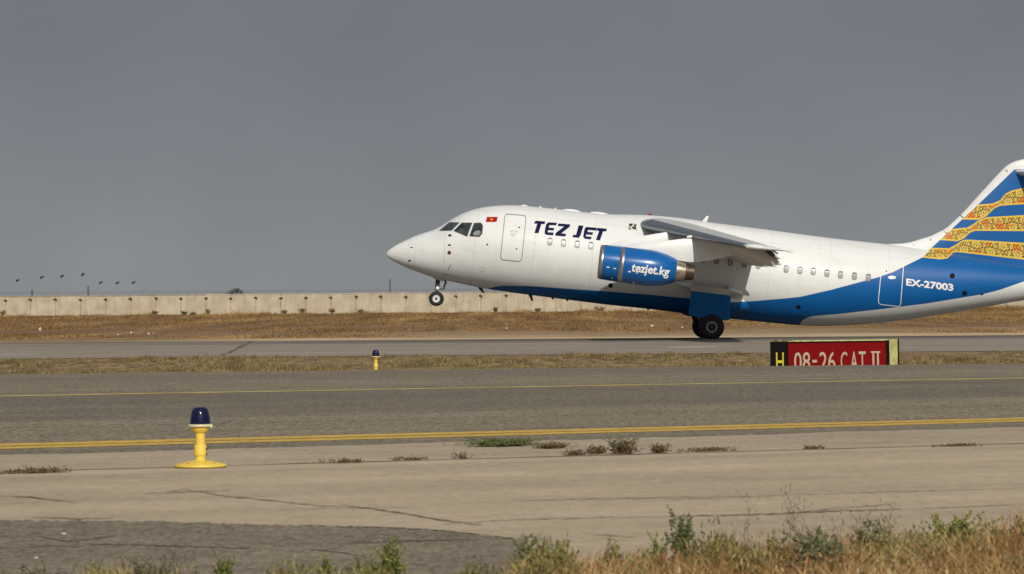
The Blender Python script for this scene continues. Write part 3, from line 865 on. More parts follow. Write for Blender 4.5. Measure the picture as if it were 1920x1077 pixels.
# nose gear
nu, nv = body(818, 560.5, DP - 0.25); nr = 0.292
tu, tv = body(821, 520, DP)
ng = part('nose_gear', MB().tube((nu, 0, nv), (nu + (tu - nu) * .45, 0, nv + (tv - nv) * .45), 0.045, n=10).tube((nu + (tu - nu) * .42, 0, nv + (tv - nv) * .42), (tu, 0, tv), 0.085, n=12)
          .tube((nu, -0.2, nv), (nu, 0.2, nv), 0.05, n=8).tube((tu + 0.34, 0, tv - 0.02), (nu + .24, 0, nv + 0.40), 0.032, n=8).tube((nu + .24, 0, nv + .40), (nu + 0.02, 0, nv + 0.42), 0.03, n=8)
          .tube((tu + .1, -.16, tv + .02), (nu + .03, -.02, nv + 0.52), 0.028, n=6).tube((tu - .12, .1, tv + .02), (nu + .03, .02, nv + 0.52), 0.028, n=6)
          .tube((nu - 0.02, -0.12, nv + 0.34), (nu - 0.02, 0.12, nv + .34), 0.07, n=10), DKSTEEL)
part('taxi_lamp', MB().lathe([(0.055, 0.0), (0.075, 0.03), (0.075, 0.08)], (nu + 0.0, -0.13, nv + 0.42), 'y', 14), LETWHITE, parent=ng)
for y in (-0.19, 0.19):
    wheel(nu, y, nv, nr, 0.20, RIM, ng, 0.50)
    part('hub', MB().tube((nu, y - 0.085, nv), (nu, y + .085, nv), 0.045, n=14), BLACK, parent=ng)
for sg in (-1, 1):
    d_ = MB().box((tu + 0.02, sg * 0.28, tv - 0.06), (0.42, 0.02, 0.10), Matrix.Rotation(R_(14), 3, 'Y'))
    part('nose_gear_door', d_, STEEL, False, None)
# main gear: two wheels a side, leg, drag stay
for sg in (-1, 1):
    yc = sg * 2.36
    mg = part('main_gear', MB().tube((MW[0], sg * 1.75, MW[1] + 1.05), (MW[0], yc, MW[1] + 0.05), 0.13, 0.10, 12).tube((MW[0], yc - .42, MW[1]), (MW[0], yc + .42, MW[1]), 0.07, n=10)
              .tube((MW[0] - 0.75, sg * 1.5, MW[1] + 0.62), (MW[0] - 0.12, yc, MW[1] + 0.12), 0.07, n=8).tube((MW[0] - 0.62, sg * 1.9, MW[1] + 0.55), (MW[0] - 0.30, yc, MW[1] + 0.02), 0.09, n=8)
              .tube((MW[0] + 0.4, sg * 1.2, MW[1] + 0.8), (MW[0] + 0.05, yc, MW[1] + 0.35), 0.05, n=8), DKSTEEL)
    for k in (-0.25, 0.25): wheel(MW[0], yc + k, MW[1], MR, 0.31, GREYRIM, mg, 0.44); part('hub', MB().tube((MW[0], yc + k - .128, MW[1]), (MW[0], yc + k + .128, MW[1]), 0.135, n=20), BLACK, parent=mg)
    # leg door: outboard of the leg, white hinge strip on top
    yd = DP - 2.62
    cors = [(1296.5, 546), (1370, 554.5), (1369, 599.5), (1360, 601.5), (1300, 593.5), (1291, 590)]
    q = [body(x, y, yd) for x, y in cors]
    vs = [(a, sg * 2.62, b) for a, b in q] + [(a, sg * 2.50, b) for a, b in q]; n_ = len(q)
    gd = part('gear_door', (vs, [tuple(range(n_)), tuple(range(2 * n_ - 1, n_ - 1, -1))] + [(i, (i + 1) % n_, n_ + (i + 1) % n_, n_ + i) for i in range(n_)]), DOORBLUE, False, None)
    q = [body(x, y, yd) for x, y in ((1297, 533.5), (1370, 542.5), (1370, 554.3), (1296.5, 545.8))]
    vs = []
    for yo, k in ((1.72, 0), (1.62, 0)):
        pass
    vs = [(q[0][0], sg * 2.35, q[0][1]), (q[1][0], sg * 2.35, q[1][1]), (q[2][0], sg * 2.625, q[2][1]), (q[3][0], sg * 2.625, q[3][1]),
          (q[0][0], sg * 1.5, q[0][1]), (q[1][0], sg * 1.5, q[1][1]), (q[2][0], sg * 1.5, q[2][1]), (q[3][0], sg * 1.5, q[3][1])]
    part('gear_door_hinge', MB().add(vs, [(0, 1, 2, 3), (7, 6, 5, 4), (0, 4, 5, 1), (1, 5, 6, 2), (2, 6, 7, 3), (3, 7, 4, 0)]), UNDER, False, None)
    # small fairings fore and aft of the door
    for (xa, ya, xb, yb, hh) in ((1266, 530.5, 1300, 537, 0.16), (1366, 543, 1396, 551.5, 0.15)):
        a_, b_ = body(xa, ya, DP - 2.1), body(xb, yb, DP - 2.1); rg = []
        for k in range(9):
            q_ = k / 8
            r = max(0.05, (math.sin(math.pi * (q_ * 0.5)) if xa < 1300 else math.cos(math.pi * q_ * 0.5)) ** 0.7)
            u_, v_ = a_[0] + (b_[0] - a_[0]) * q_, a_[1] + (b_[1] - a_[1]) * q_
            rg.append([(u_, sg * (1.75 + 0.42 * r * math.sin(2 * math.pi * a / 14)), v_ + hh * r * math.cos(2 * math.pi * a / 14)) for a in range(14)])
        part('gear_fairing', loft(rg), WHITE, auto=60)

# ================================================================= GROUND
PROF = [(-60, 0.0), (49.9, 0.0), (52.0, -0.07), (55.0, -0.16), (62, -0.42), (72, -0.78), (90, -0.90), (103, -0.90), (DP - 22, ZC - 0.286), (DP, ZC), (DP + 22, ZC - 0.286),
        (172, ZC - 0.48), (185, ZC - 0.50), (205, ZC - 0.50), (260, -0.98), (330, -0.92), (430, -0.80), (550, -0.55), (700, -0.5), (5000, -0.5)]
PX_, PZ_ = [p[0] for p in PROF], [p[1] for p in PROF]
def skew(yp):                   # the near pavement edge runs slightly askew
    t = min(1, max(0, (yp - 55) / 45)); return 0.13 * (1 - t * t * (3 - 2 * t))
def gz(x, y):
    yp = y
    for _ in range(6): yp = y - skew(yp) * x
    return float(np.interp(yp, PX_, PZ_))

def far_shift(t, v, c): return c
def ground_mat():
    t = NT('dry_soil_and_grass')
    g = t.n('ShaderNodeNewGeometry'); sp = t.n('ShaderNodeSeparateXYZ'); t.l(g.outputs['Position'], sp.inputs[0])
    pos = g.outputs['Position']
    n1 = t.noise(0.30, 6, 0.65, pos, (1.0, 0.06, 1)); n2 = t.noise(1.4, 6, 0.65, pos); n3 = t.noise(0.06, 4, 0.6, pos, (0.7, 0.5, 1))
    c = t.ramp(t.math('ADD', t.math('MULTIPLY', n1, 0.55), t.math('MULTIPLY', n2, 0.45)),
               [(0.30, (0.11, 0.055, 0.022)), (0.45, (0.19, 0.10, 0.040)), (0.56, (0.26, 0.155, 0.065)), (0.70, (0.36, 0.25, 0.125))])
    c = t.mix(t.rng(n3, 0.42, 0.60), c, t.ramp(n2, [(0.35, (0.14, 0.075, 0.034)), (0.65, (0.25, 0.15, 0.07))]))
    # pale bare sand beside the runway's far edge
    y_ = t.math('ADD', sp.outputs[1], t.math('MULTIPLY', t.math('SUBTRACT', t.noise(0.08, 3, .6, pos), 0.5), 40.0))
    sand = t.math('MULTIPLY', t.rng(y_, 168, 176), t.rng(y_, 190, 206, 1, 0.30)); sand = t.math('MULTIPLY', sand, t.rng(y_, 225, 250, 1, 0))
    xx = t.rng(t.math('ADD', sp.outputs[0], t.math('MULTIPLY', n3, 10.0)), -16, -8)
    c = t.mix(t.math('MULTIPLY', sand, t.math('MULTIPLY_ADD', xx, 0.6, 0.25)), c, (0.60, 0.45, 0.27))
    # olive tint in the strip between taxiway and runway
    mid = t.rng(sp.outputs[1], 108, 118, 1, 0)
    nm = t.noise(2.2, 5, .65, pos, (1, 0.16, 1))
    c = t.mix(t.math('MULTIPLY', mid, 0.9), c, t.ramp(nm, [(0.36, (0.075, 0.058, 0.025)), (0.48, (0.21, 0.15, 0.065)), (0.58, (0.33, 0.21, 0.095)), (0.70, (0.43, 0.33, 0.17))]))
    t.col(c); t.bump(n2, 0.6, 0.12)
    return t.fin(0.95)
GROUND = ground_mat()
rowsY = [-60, -20, 0, 8, 14, 20, 30, 40, 49.9, 52, 55, 58.5, 62, 67, 72, 80, 90, 103, DP - 22, DP, DP + 22, 172, 185, 205, 230, 260, 330, 430, 550, 700, 1000, 2000, 5000]
xs = np.linspace(-1, 1, 41)
vs, fs = [], []
for yp in rowsY:
    hx_ = 110 + max(0, yp) * 0.9
    for k in xs:
        x = hx_ * k
        vs.append((x, yp + skew(yp) * max(-90, min(90, x)), float(np.interp(yp, PX_, PZ_))))
for j in range(len(rowsY) - 1):
    for i in range(40):
        a = j * 41 + i
        fs.append((a, a + 1, a + 42, a + 41))
setp(mesh('ground', vs, fs, GROUND), kind='structure')

# ---------------------------------------------------------------- runway
def runway_extra(t, v, c):
    sp = t.n('ShaderNodeSeparateXYZ'); t.l(t.tc.outputs['Object'], sp.inputs[0])
    d = t.math('ABSOLUTE', t.math('SUBTRACT', sp.outputs[1], DP))
    streak = t.noise(0.5, 4, .6, None, (0.02, 0.7, 1))
    d2 = t.math('ADD', d, t.math('MULTIPLY', t.math('SUBTRACT', streak, 0.5), 7.0))
    c = t.mix(t.rng(d2, 2.2, 6.5, 0.80, 0.0), c, (0.045, 0.042, 0.040))       # tyre rubber along the middle
    ps = t.noise(0.35, 3, .5, None, (0.05, 0.45, 1))
    c = t.mix(t.rng(ps, 0.60, 0.68, 0, 0.45), c, (0.44, 0.38, 0.32))
    return c
RWY = asphalt('worn_runway_asphalt', (0.195, 0.160, 0.125), (0.35, 0.29, 0.228), 0.0, 0.5, 12, runway_extra, 0.4)
vs, fs = [], []
for y in (DP - 22, DP - 11, DP, DP + 11, DP + 22):
    for k in range(41): vs.append((-240 + 12 * k, y, float(np.interp(y, PX_, PZ_)) + 0.012))
for j in range(4):
    for k in range(40):
        a = j * 41 + k; fs.append((a, a + 1, a + 42, a + 41))
rw = setp(mesh('runway', vs, fs, RWY), kind='structure')
TAR = simple('dark_crack_filler', (0.105, 0.085, 0.064), 0.9, var=0.35, scale=3)
# a crack across the near half of the runway
vs, fs = [], []
rc = random.Random(3)
A, B = P(412, 671, DP - 21.6), P(472, 645.5, DP - 1.0)
for k in range(26):
    q = k / 25; y = A.y + (B.y - A.y) * q
    x = A.x + (B.x - A.x) * q + rc.uniform(-.07, .07); wd = rc.uniform(0.03, 0.10)
    z = float(np.interp(y, PX_, PZ_)) + 0.016
    vs += [(x - wd, y, z), (x + wd, y, z)]
    if k: fs.append((2 * k - 2, 2 * k - 1, 2 * k + 1, 2 * k))
mesh('crack', vs, fs, TAR, rw)
# pale repair strips on the runway
REPAIR = simple('pale_repair_strip', (0.42, 0.37, 0.32), 0.9, var=0.2, scale=0.6)
vs, fs = [], []
for (xa, xb, py) in ((-40, 66, 667), (1255, 1345, 653)):
    Ya = None
    for Y in np.arange(DP - 22, DP, 0.2):
        z = float(np.interp(Y, PX_, PZ_))
        if (HY + F * (HC - z) / Y) < py + ((xa + xb) / 2 - 960) * 0.0079: Ya = Y; break
    a_, b_ = P(xa, py, Ya), P(xb, py, Ya); n = len(vs); z = float(np.interp(Ya, PX_, PZ_)) + 0.017; z2 = float(np.interp(Ya + 1.2, PX_, PZ_)) + 0.017
    vs += [(a_.x, Ya, z), (b_.x, Ya, z), (b_.x, Ya + 1.2, z2), (a_.x, Ya + 1.2, z2)]; fs.append((n, n + 1, n + 2, n + 3))
    mesh('repair_strip', vs, fs, REPAIR, rw); vs, fs = [], []

# ---------------------------------------------------------------- taxiway, concrete shoulder and apron
LA = gline((0, 853.5), (1920, 801.5))        # asphalt / concrete
LJ = gline((0, 886), (1920, 832.5))      # joint with weeds
ANG = math.atan(LA[1])
def strip(name, f0, f1, z, m, parent=None, x0=-34, x1=36, n=36, ny=1):
    vs, fs = [], []
    for i in range(n + 1):
        x = x0 + (x1 - x0) * i / n
        for j in range(ny + 1):
            t = j / ny
            vs.append((x, f0(x) * (1 - t) + f1(x) * t, z))
    for i in range(n):
        for j in range(ny):
            a = i * (ny + 1) + j; fs.append((a, a + ny + 1, a + ny + 2, a + 1))
    return mesh(name, vs, fs, m, parent)
lin = lambda l, d=0.0: (lambda x: l[0] + l[1] * x + d)
def taxi_extra(t, v, c):
    sp = t.n('ShaderNodeSeparateXYZ'); t.l(v, sp.inputs[0])
    st_ = t.noise(0.22, 3, .5, v, (0.03, 1, 1))
    c = t.mix(t.rng(st_, 0.50, 0.62, 0, 0.30), c, (0.085, 0.078, 0.07))
    d = t.math('ABSOLUTE', t.math('SUBTRACT', t.math('ADD', sp.outputs[1], t.math('MULTIPLY', st_, 5.0)), 34.5))
    return t.mix(t.rng(d, 1.2, 4.5, 0.34, 0), c, (0.075, 0.068, 0.06))
TAXI = asphalt('weathered_taxiway_asphalt', (0.05, 0.042, 0.028), (0.385, 0.312, 0.210), ANG, 0.34, 52, taxi_extra, 1.1)
CONC = asphalt('dusty_beige_concrete', (0.30, 0.235, 0.158), (0.585, 0.475, 0.335), ANG, 0.60, 50, None, 0.30)
CONC2 = asphalt('dusty_concrete_shoulder', (0.26, 0.205, 0.142), (0.53, 0.435, 0.312), ANG, 0.5, 50, None, 0.35)
PATCH = asphalt('grey_asphalt_patch', (0.07, 0.059, 0.040), (0.335, 0.270, 0.188), ANG, 0.34, 80, None, 0.85)
taxi = setp(strip('taxiway', lin(LA, -0.25), lambda x: 49.9 + 0.13 * x, 0.003, TAXI, ny=3), kind='structure')
rj = random.Random(11)
def ragged(l, amp, d=0.0):
    ph = [rj.uniform(0, 6.3) for _ in range(4)]
    return lambda x: l[0] + l[1] * x + d + amp * (math.sin(x * 1.7 + ph[0]) + .7 * math.sin(x * 4.3 + ph[1]) + .5 * math.sin(x * 9.1 + ph[2]) + .4 * math.sin(x * 17 + ph[3]))
sh = setp(strip('concrete_shoulder', lin(LJ), ragged(LA, 0.07), 0.0055, CONC2, n=400), kind='structure')
ap = setp(strip('concrete_apron', lambda x: 6.0, lin(LJ, -0.03), 0.007, CONC, x0=-22, x1=24, ny=4), kind='structure')
YEL = simple('worn_yellow_line_paint', (0.60, 0.39, 0.075), 0.85, var=0.30, scale=9)
YEL2 = simple('faded_yellow_line_paint', (0.46, 0.36, 0.13), 0.85, var=0.3, scale=2.0)
def edge_line(name, ya, yb, m):      # near and far edge rows at the left and right picture sides
    l0 = gline((0, ya[1]), (1920, yb[1])); l1 = gline((0, ya[0]), (1920, yb[0]))
    strip(name, ragged(l0, 0.008), ragged(l1, 0.008), 0.0055, m, taxi, n=300)
edge_line('yellow_line', (832.2, 836.9), (783.2, 786.7), YEL)
edge_line('yellow_line', (837.9, 842.3), (787.5, 790.9), YEL)
edge_line('yellow_line', (742, 744), (708.2, 709.9), YEL2)

def gpoly(name, px, z, m, parent=None, kind=None):
    vs = [G(x, y, z) for x, y in px]; vs = [(v.x, v.y, z) for v in vs]
    bm = bmesh.new(); bm.faces.new([bm.verts.new(v) for v in vs]); bm.normal_update(); bmesh.ops.triangulate(bm, faces=bm.faces[:]); bm.normal_update()
    for f in bm.faces:
        if f.normal.z < 0: f.normal_flip()
    me = bpy.data.meshes.new(name); bm.to_mesh(me); bm.free(); me.materials.append(m)
    o = bpy.data.objects.new(name, me); C.objects.link(o); o.parent = parent
    if kind: o['kind'] = kind
    return o
def rough_path(pts, amp, step=14):
    out_ = []
    for (a, b) in zip(pts[:-1], pts[1:]):
        n = max(1, int(abs(b[0] - a[0]) / step))
        for k in range(n):
            q = k / n; out_.append((a[0] + (b[0] - a[0]) * q, a[1] + (b[1] - a[1]) * q + rj.uniform(-amp, amp)))
    return out_ + [pts[-1]]
edge_px = rough_path([(-500, 973), (0, 975), (300, 978), (560, 985), (700, 988.5), (800, 993), (880, 1001), (960, 1009), (985, 1021)], 1.6, 7)
setp(gpoly('asphalt_patch', edge_px + [(996, 1045), (1004, 1110), (1010, 1400), (-500, 1400)], 0.0095, PATCH), kind='structure')

def crack(pts, w0, parent, z, m=TAR, amp=0.8, name='crack'):
    c = rough_path(pts, amp, 9); vs, fs = [], []
    for k, (x, y) in enumerate(c):
        t = k / (len(c) - 1); wd = w0 * (0.35 + 0.65 * math.sin(math.pi * (0.08 + 0.84 * t))) * rj.uniform(0.45, 1.15)
        a, b = G(x, y + wd, z), G(x, y - wd, z)
        vs += [(a.x, a.y, z), (b.x, b.y, z)]
        if k: fs.append((2 * k - 2, 2 * k - 1, 2 * k + 1, 2 * k))
    return mesh(name, vs, fs, m, parent)
SOFT = simple('dusty_crack', (0.20, 0.155, 0.105), 0.95, var=0.3, scale=3)
strip('slab_joint', ragged(LJ, 0.012, -0.05), ragged(LJ, 0.012, 0.02), 0.0092, SOFT, ap, x0=-22, x1=24, n=500)
for pts, wd, m in ([[(640, 947), (700, 954), (780, 966), (850, 978), (905, 984)], 1.3, TAR], [[(830, 981), (960, 974), (1100, 970), (1240, 968)], 0.8, SOFT],
                   [[(1235, 968.5), (1330, 966), (1450, 963), (1580, 957), (1690, 954.5)], 1.2, TAR], [[(1480, 962), (1560, 953), (1670, 945)], 0.9, SOFT],
                   [[(1690, 955), (1800, 950), (1925, 945)], 0.6, SOFT], [[(310, 922), (350, 917), (420, 929), (500, 937), (575, 945), (640, 950)], 1.1, SOFT],
                   [[(270, 925), (350, 922), (430, 919)], 0.8, SOFT], [[(0, 929), (60, 932), (140, 941)], 1.3, SOFT], [[(60, 970), (150, 972), (215, 970)], 1.0, SOFT],
                   [[(1110, 1000), (1150, 1004), (1190, 1006)], 1.0, SOFT], [[(520, 956), (650, 952), (800, 950)], 0.5, SOFT], [[(960, 938), (1150, 934), (1400, 930)], 0.7, SOFT],
                   [[(1240, 937), (1500, 926), (1920, 915)], 0.5, SOFT], [[(560, 984), (640, 987), (740, 989), (830, 995), (900, 1002), (970, 1011)], 1.4, TAR]):
    crack(pts, wd * 0.58, ap, 0.0118, m)
for pts, wd in ([[(70, 1004), (110, 1013), (150, 1017)], 1.1], [[(130, 1015), (200, 1007), (215, 1004)], .9], [[(160, 1020), (270, 1022), (360, 1025), (470, 1028)], 1.0], [[(580, 1030), (640, 1036), (670, 1042)], 1.0],
                [[(640, 1019), (720, 1016), (800, 1014), (900, 1011)], .8], [[(0, 1028), (90, 1024), (160, 1025)], .7]):
    crack(pts, wd * 0.7, bpy.data.objects['asphalt_patch'], 0.0118)

# verge of dry soil at the photographer's feet
VSOIL = simple('verge_soil', (0.20, 0.125, 0.06), 0.95, 0, 0, 0.5, 5, 0.4)
vp = rough_path([(-700, 1110), (560, 1104), (930, 1098), (990, 1062), (1250, 1046), (1600, 1030), (2300, 1000)], 4, 25)
vs, fs = [], []
for k, (x, y) in enumerate(vp):
    g_ = G(x, y, 0.0115)
    vs += [(g_.x, g_.y, 0.0115), (g_.x * 0.5, 3.0, 0.0115)]
    if k: fs.append((2 * k - 2, 2 * k - 1, 2 * k + 1, 2 * k)[::-1])
setp(fixn(mesh('verge', vs, fs, VSOIL)), kind='structure')

# ================================================================= GRASS (uncountable)
def blades_mat(name, stops, sc=0.30, yst=0.05, rough=0.9):
    t = NT(name)
    g = t.n('ShaderNodeNewGeometry')
    cc = t.ramp(g.outputs['Random Per Island'], stops)
    pos = g.outputs['Position']
    n_ = t.noise(sc, 4, .65, pos, (1, yst, 0.3)); n2_ = t.noise(sc * 0.45, 4, .65, pos, (1, yst * 1.3, 0.3), 0.6)
    cc = t.mix(t.rng(n_, 0.45, 0.58, 0.0, 0.80), cc, (stops[1][1][0] * .62, stops[1][1][1] * .56, stops[1][1][2] * .55))
    t.col(t.mix(t.rng(n2_, 0.50, 0.62, 0.0, 0.72), cc, (stops[-2][1][0] * 1.05, stops[-2][1][1] * 1.05, stops[-2][1][2] * 1.1)))
    return t.fin(rough)
def blades(name, bx, by, bz, h, wd, lean, rs, m, segs=1, kind='stuff', parent=None):
    """one mesh of tapering blades standing at the given points"""
    n = len(bx); rg_ = np.random.RandomState(rs)
    az = rg_.uniform(0, 2 * np.pi, n); la = rg_.uniform(0, 2 * np.pi, n); ll = rg_.uniform(0, 1, n) * lean * h
    base_ = np.stack([bx, by, bz], 1)
    sx = np.stack([np.cos(az), np.sin(az) * .6, np.zeros(n)], 1) * (wd / 2)[:, None]
    ld = np.stack([np.cos(la), np.sin(la), np.zeros(n)], 1) * ll[:, None]
    lv_ = []
    for k in range(segs):
        t = k / segs
        c = base_ + ld * (t ** 1.8) + np.stack([0 * h, 0 * h, h * t], 1)
        lv_.append(c - sx * (1 - .55 * t)); lv_.append(c + sx * (1 - .55 * t))
    lv_.append(base_ + ld + np.stack([0 * h, 0 * h, h * (1 - .25 * lean * rg_.uniform(0, 1, n))], 1))
    k = 2 * segs + 1
    V = np.stack(lv_, 1).reshape(-1, 3)
    o0 = np.arange(n) * k
    loops = []; sizes = []
    quads = [np.stack([o0 + 2 * s_, o0 + 2 * s_ + 1, o0 + 2 * s_ + 3, o0 + 2 * s_ + 2], 1) for s_ in range(segs - 1)]
    tri = np.stack([o0 + 2 * segs - 2, o0 + 2 * segs - 1, o0 + 2 * segs], 1)
    me = bpy.data.meshes.new(name)
    me.vertices.add(len(V)); me.vertices.foreach_set('co', V.astype(np.float32).ravel())
    li = np.concatenate([q.ravel() for q in quads] + [tri.ravel()])
    st0 = np.concatenate([np.arange(n * (segs - 1)) * 4, n * (segs - 1) * 4 + np.arange(n) * 3]) if segs > 1 else np.arange(n) * 3
    me.loops.add(len(li)); me.loops.foreach_set('vertex_index', li.astype(np.int32))
    me.polygons.add(len(st0)); me.polygons.foreach_set('loop_start', st0.astype(np.int32))
    me.update(calc_edges=True); me.validate()
    me.materials.append(m)
    o = bpy.data.objects.new(name, me); C.objects.link(o); o.parent = parent
    if kind: o['kind'] = kind
    return o

DRYFAR = blades_mat('dry_steppe_grass', [(0.0, (0.10, 0.052, 0.018)), (0.35, (0.20, 0.106, 0.030)), (0.65, (0.275, 0.160, 0.048)), (0.88, (0.40, 0.26, 0.09)), (1.0, (0.12, 0.085, 0.03))], 0.32, 0.045)
DRYMID = blades_mat('olive_dry_tussocks', [(0.0, (0.06, 0.052, 0.022)), (0.3, (0.17, 0.125, 0.052)), (0.55, (0.32, 0.235, 0.10)), (0.8, (0.42, 0.32, 0.15)), (0.9, (0.12, 0.115, 0.042)), (1.0, (0.30, 0.15, 0.055))], 1.3, 0.25)
DRYNEAR = blades_mat('golden_verge_grass', [(0.0, (0.13, 0.055, 0.02)), (0.25, (0.27, 0.13, 0.04)), (0.5, (0.40, 0.24, 0.075)), (0.75, (0.52, 0.36, 0.14)), (0.85, (0.58, 0.42, 0.19)), (1.0, (0.17, 0.15, 0.05))], 4.5, 0.5)

DRYHERB = blades_mat('brown_withered_herbs', [(0.0, (0.11, 0.045, 0.02)), (0.3, (0.25, 0.105, 0.038)), (0.55, (0.34, 0.19, 0.06)), (0.8, (0.16, 0.13, 0.04)), (0.92, (0.50, 0.34, 0.13)), (1.0, (0.55, 0.46, 0.28))], 6.0, 0.5)
rgn = np.random.RandomState(5)
def gzv(x, y): return np.array([gz(a, b) for a, b in zip(x, y)])
# far plain beyond the runway: tufts grow taller towards the wall
N = 30000
t_ = rgn.uniform(0, 1, N) ** 1.1
Y = 197 + (540 - 197) * t_
X = rgn.uniform(-1, 1, N) * (0.155 * Y + 4)
cl = np.sin(X * 0.31 + 1.3 * np.sin(Y * 0.05)) + np.sin(X * 0.13 + Y * 0.11) + .8 * np.sin(X * 0.071 - Y * 0.043) + rgn.normal(0, .5, N)
keep = (cl > -0.3) | (Y > 480) | ((Y > 236) & (rgn.uniform(0, 1, N) < .75)); X, Y, cl = X[keep], Y[keep], cl[keep]
n = len(X); kb = 6
lump = np.clip(np.sin(X * .55 + 2 * np.sin(X * .21)) + .6 * np.sin(X * 1.3 + Y * .01), 0, 2)
hh = (0.05 + 0.27 * np.clip((Y - 225) / 260, 0, 1) + 0.09 * np.clip(cl, 0, 2.2) + 0.42 * lump * (Y > 495) + 0.62 * (Y > 480) * np.clip((X - 12) / 35, 0, 1) + 0.35 * (rgn.uniform(0, 1, n) < .03) * (Y > 420)) * rgn.uniform(.4, 1.3, n)
bx = np.repeat(X, kb) + rgn.normal(0, .22, n * kb); by = np.repeat(Y, kb) + rgn.normal(0, .22, n * kb)
blades('dry_grass', bx, by, gzv(bx, by) - .02, np.repeat(hh, kb) * rgn.uniform(.6, 1.15, n * kb), rgn.uniform(.03, .09, n * kb), 1.7, 1, DRYFAR)
# strip between taxiway and runway
N = 2900
Y = np.where(rgn.uniform(0, 1, N) < .8, rgn.uniform(92, DP - 22.2, N), rgn.uniform(58, DP - 22.3, N))
X = rgn.uniform(-1, 1, N) * (0.155 * Y + 4)
cl = np.sin(X * 0.9 + Y * .21) + np.sin(X * 0.37 - Y * .4) + rgn.normal(0, .7, N)
hh = np.clip(0.12 + 0.075 * cl, 0.03, 0.36) * np.interp(Y, [60, 80, 95], [.3, .5, 1])
n, kb = N, 46
rad = np.repeat(rgn.uniform(.10, .34, n), kb); rr_ = np.sqrt(rgn.uniform(0, 1, n * kb)); th_ = rgn.uniform(0, 6.283, n * kb)
bx = np.repeat(X, kb) + rad * rr_ * np.cos(th_); by = np.repeat(Y, kb) + rad * rr_ * np.sin(th_)
blades('dry_grass', bx, by, gzv(bx, by) - .01, np.repeat(hh, kb) * (1 - .75 * rr_ ** 2) * rgn.uniform(.5, 1.15, n * kb), rgn.uniform(.012, .034, n * kb), 1.3, 2, DRYMID)
# verge in the foreground (dense on the right, thin on the left)
def verge_pts(N):
    X = rgn.uniform(-2.4, 2.6, N); Y = rgn.uniform(9.2, 13.6, N)
    front = np.interp(X, [-2.4, -.9, -0.2, 0.05, 0.4, 1.0, 1.6, 2.2, 2.6], [11.2, 11.2, 11.2, 11.8, 12.15, 12.4, 12.75, 13.1, 13.3])
    front = front + 0.18 * np.sin(X * 7) + .10 * np.sin(X * 17 + 1)
    dens = np.interp(X, [-2.4, -0.35, -0.05, 0.2, 2.6], [0.18, 0.16, 0.5, 0.95, 1.0])
    ok = (Y < front) & (rgn.uniform(0, 1, N) < dens)
    return X[ok], Y[ok]
X, Y = verge_pts(15000)
n = len(X); kb = 5
patchy = 0.5 + 0.5 * np.sin(X * 4.1 + np.sin(Y * 3.0) * 1.5 + .6) * np.sin(X * 9.7 + Y * 2.2)
htall = np.interp(X, [-2.4, -.1, 0.2, 1.2, 2.6], [0.085, 0.085, 0.125, 0.165, 0.19]) * rgn.uniform(.4, 1.2, n) * (0.55 + 0.6 * patchy)
bx = np.repeat(X, kb) + rgn.normal(0, .022, n * kb); by = np.repeat(Y, kb) + rgn.normal(0, .03, n * kb)
blades('dry_grass', bx, by, np.full(n * kb, 0.005), np.repeat(htall, kb) * rgn.uniform(.45, 1.25, n * kb), rgn.uniform(.0016, .0042, n * kb), 1.5, 3, DRYNEAR, segs=3)
LOWG = blades_mat('low_olive_growth', [(0.0, (0.07, 0.06, 0.02)), (0.3, (0.13, 0.125, 0.03)), (0.6, (0.24, 0.23, 0.06)), (0.85, (0.34, 0.27, 0.10)), (1.0, (0.16, 0.08, 0.03))], 5.0, 0.5)
N = 7500
X = rgn.uniform(-2.3, 2.6, N); Y = rgn.uniform(10.6, 11.5, N) + np.interp(X, [-2.3, -.2, .2, 2.6], [0, 0, .6, 1.5])
pk = np.sin(X * 9.3 + 1.1) + .8 * np.sin(X * 21.0 + Y) + rgn.normal(0, .5, N)
ok = pk > np.interp(X, [-2.3, -.2, .2, 2.6], [.3, .25, .1, .15]); X, Y, pk = X[ok], Y[ok], pk[ok]
n = len(X); kb = 7
bx = np.repeat(X, kb) + rgn.normal(0, .02, n * kb); by = np.repeat(Y, kb) + rgn.normal(0, .03, n * kb)
hz_ = np.repeat(rgn.uniform(.35, 1, n) * np.clip(.07 + .035 * pk, .03, .15) * np.interp(X, [-.2, .2, 2.6], [1, 1.35, 1.6]), kb)
blades('low_weeds', bx, by, 0.003 + hz_ * rgn.uniform(0, .9, n * kb), rgn.uniform(.012, .035, n * kb), rgn.uniform(.004, .010, n * kb), 1.5, 6, LOWG, segs=2)
X, Y = verge_pts(42000)
n = len(X)
hm = np.interp(X, [-2.4, -.1, 0.2, 2.6], [0.03, 0.05, 0.09, 0.13]) * (0.6 + 0.5 * np.sin(X * 5 + 2 * np.sin(Y * 2.7)) ** 2)
blades('dry_herb_litter', X, Y, 0.004 + hm * rgn.uniform(0, 1, n) ** 1.3, rgn.uniform(.010, .028, n), rgn.uniform(.004, .011, n), 1.6, 4, DRYHERB, segs=2)

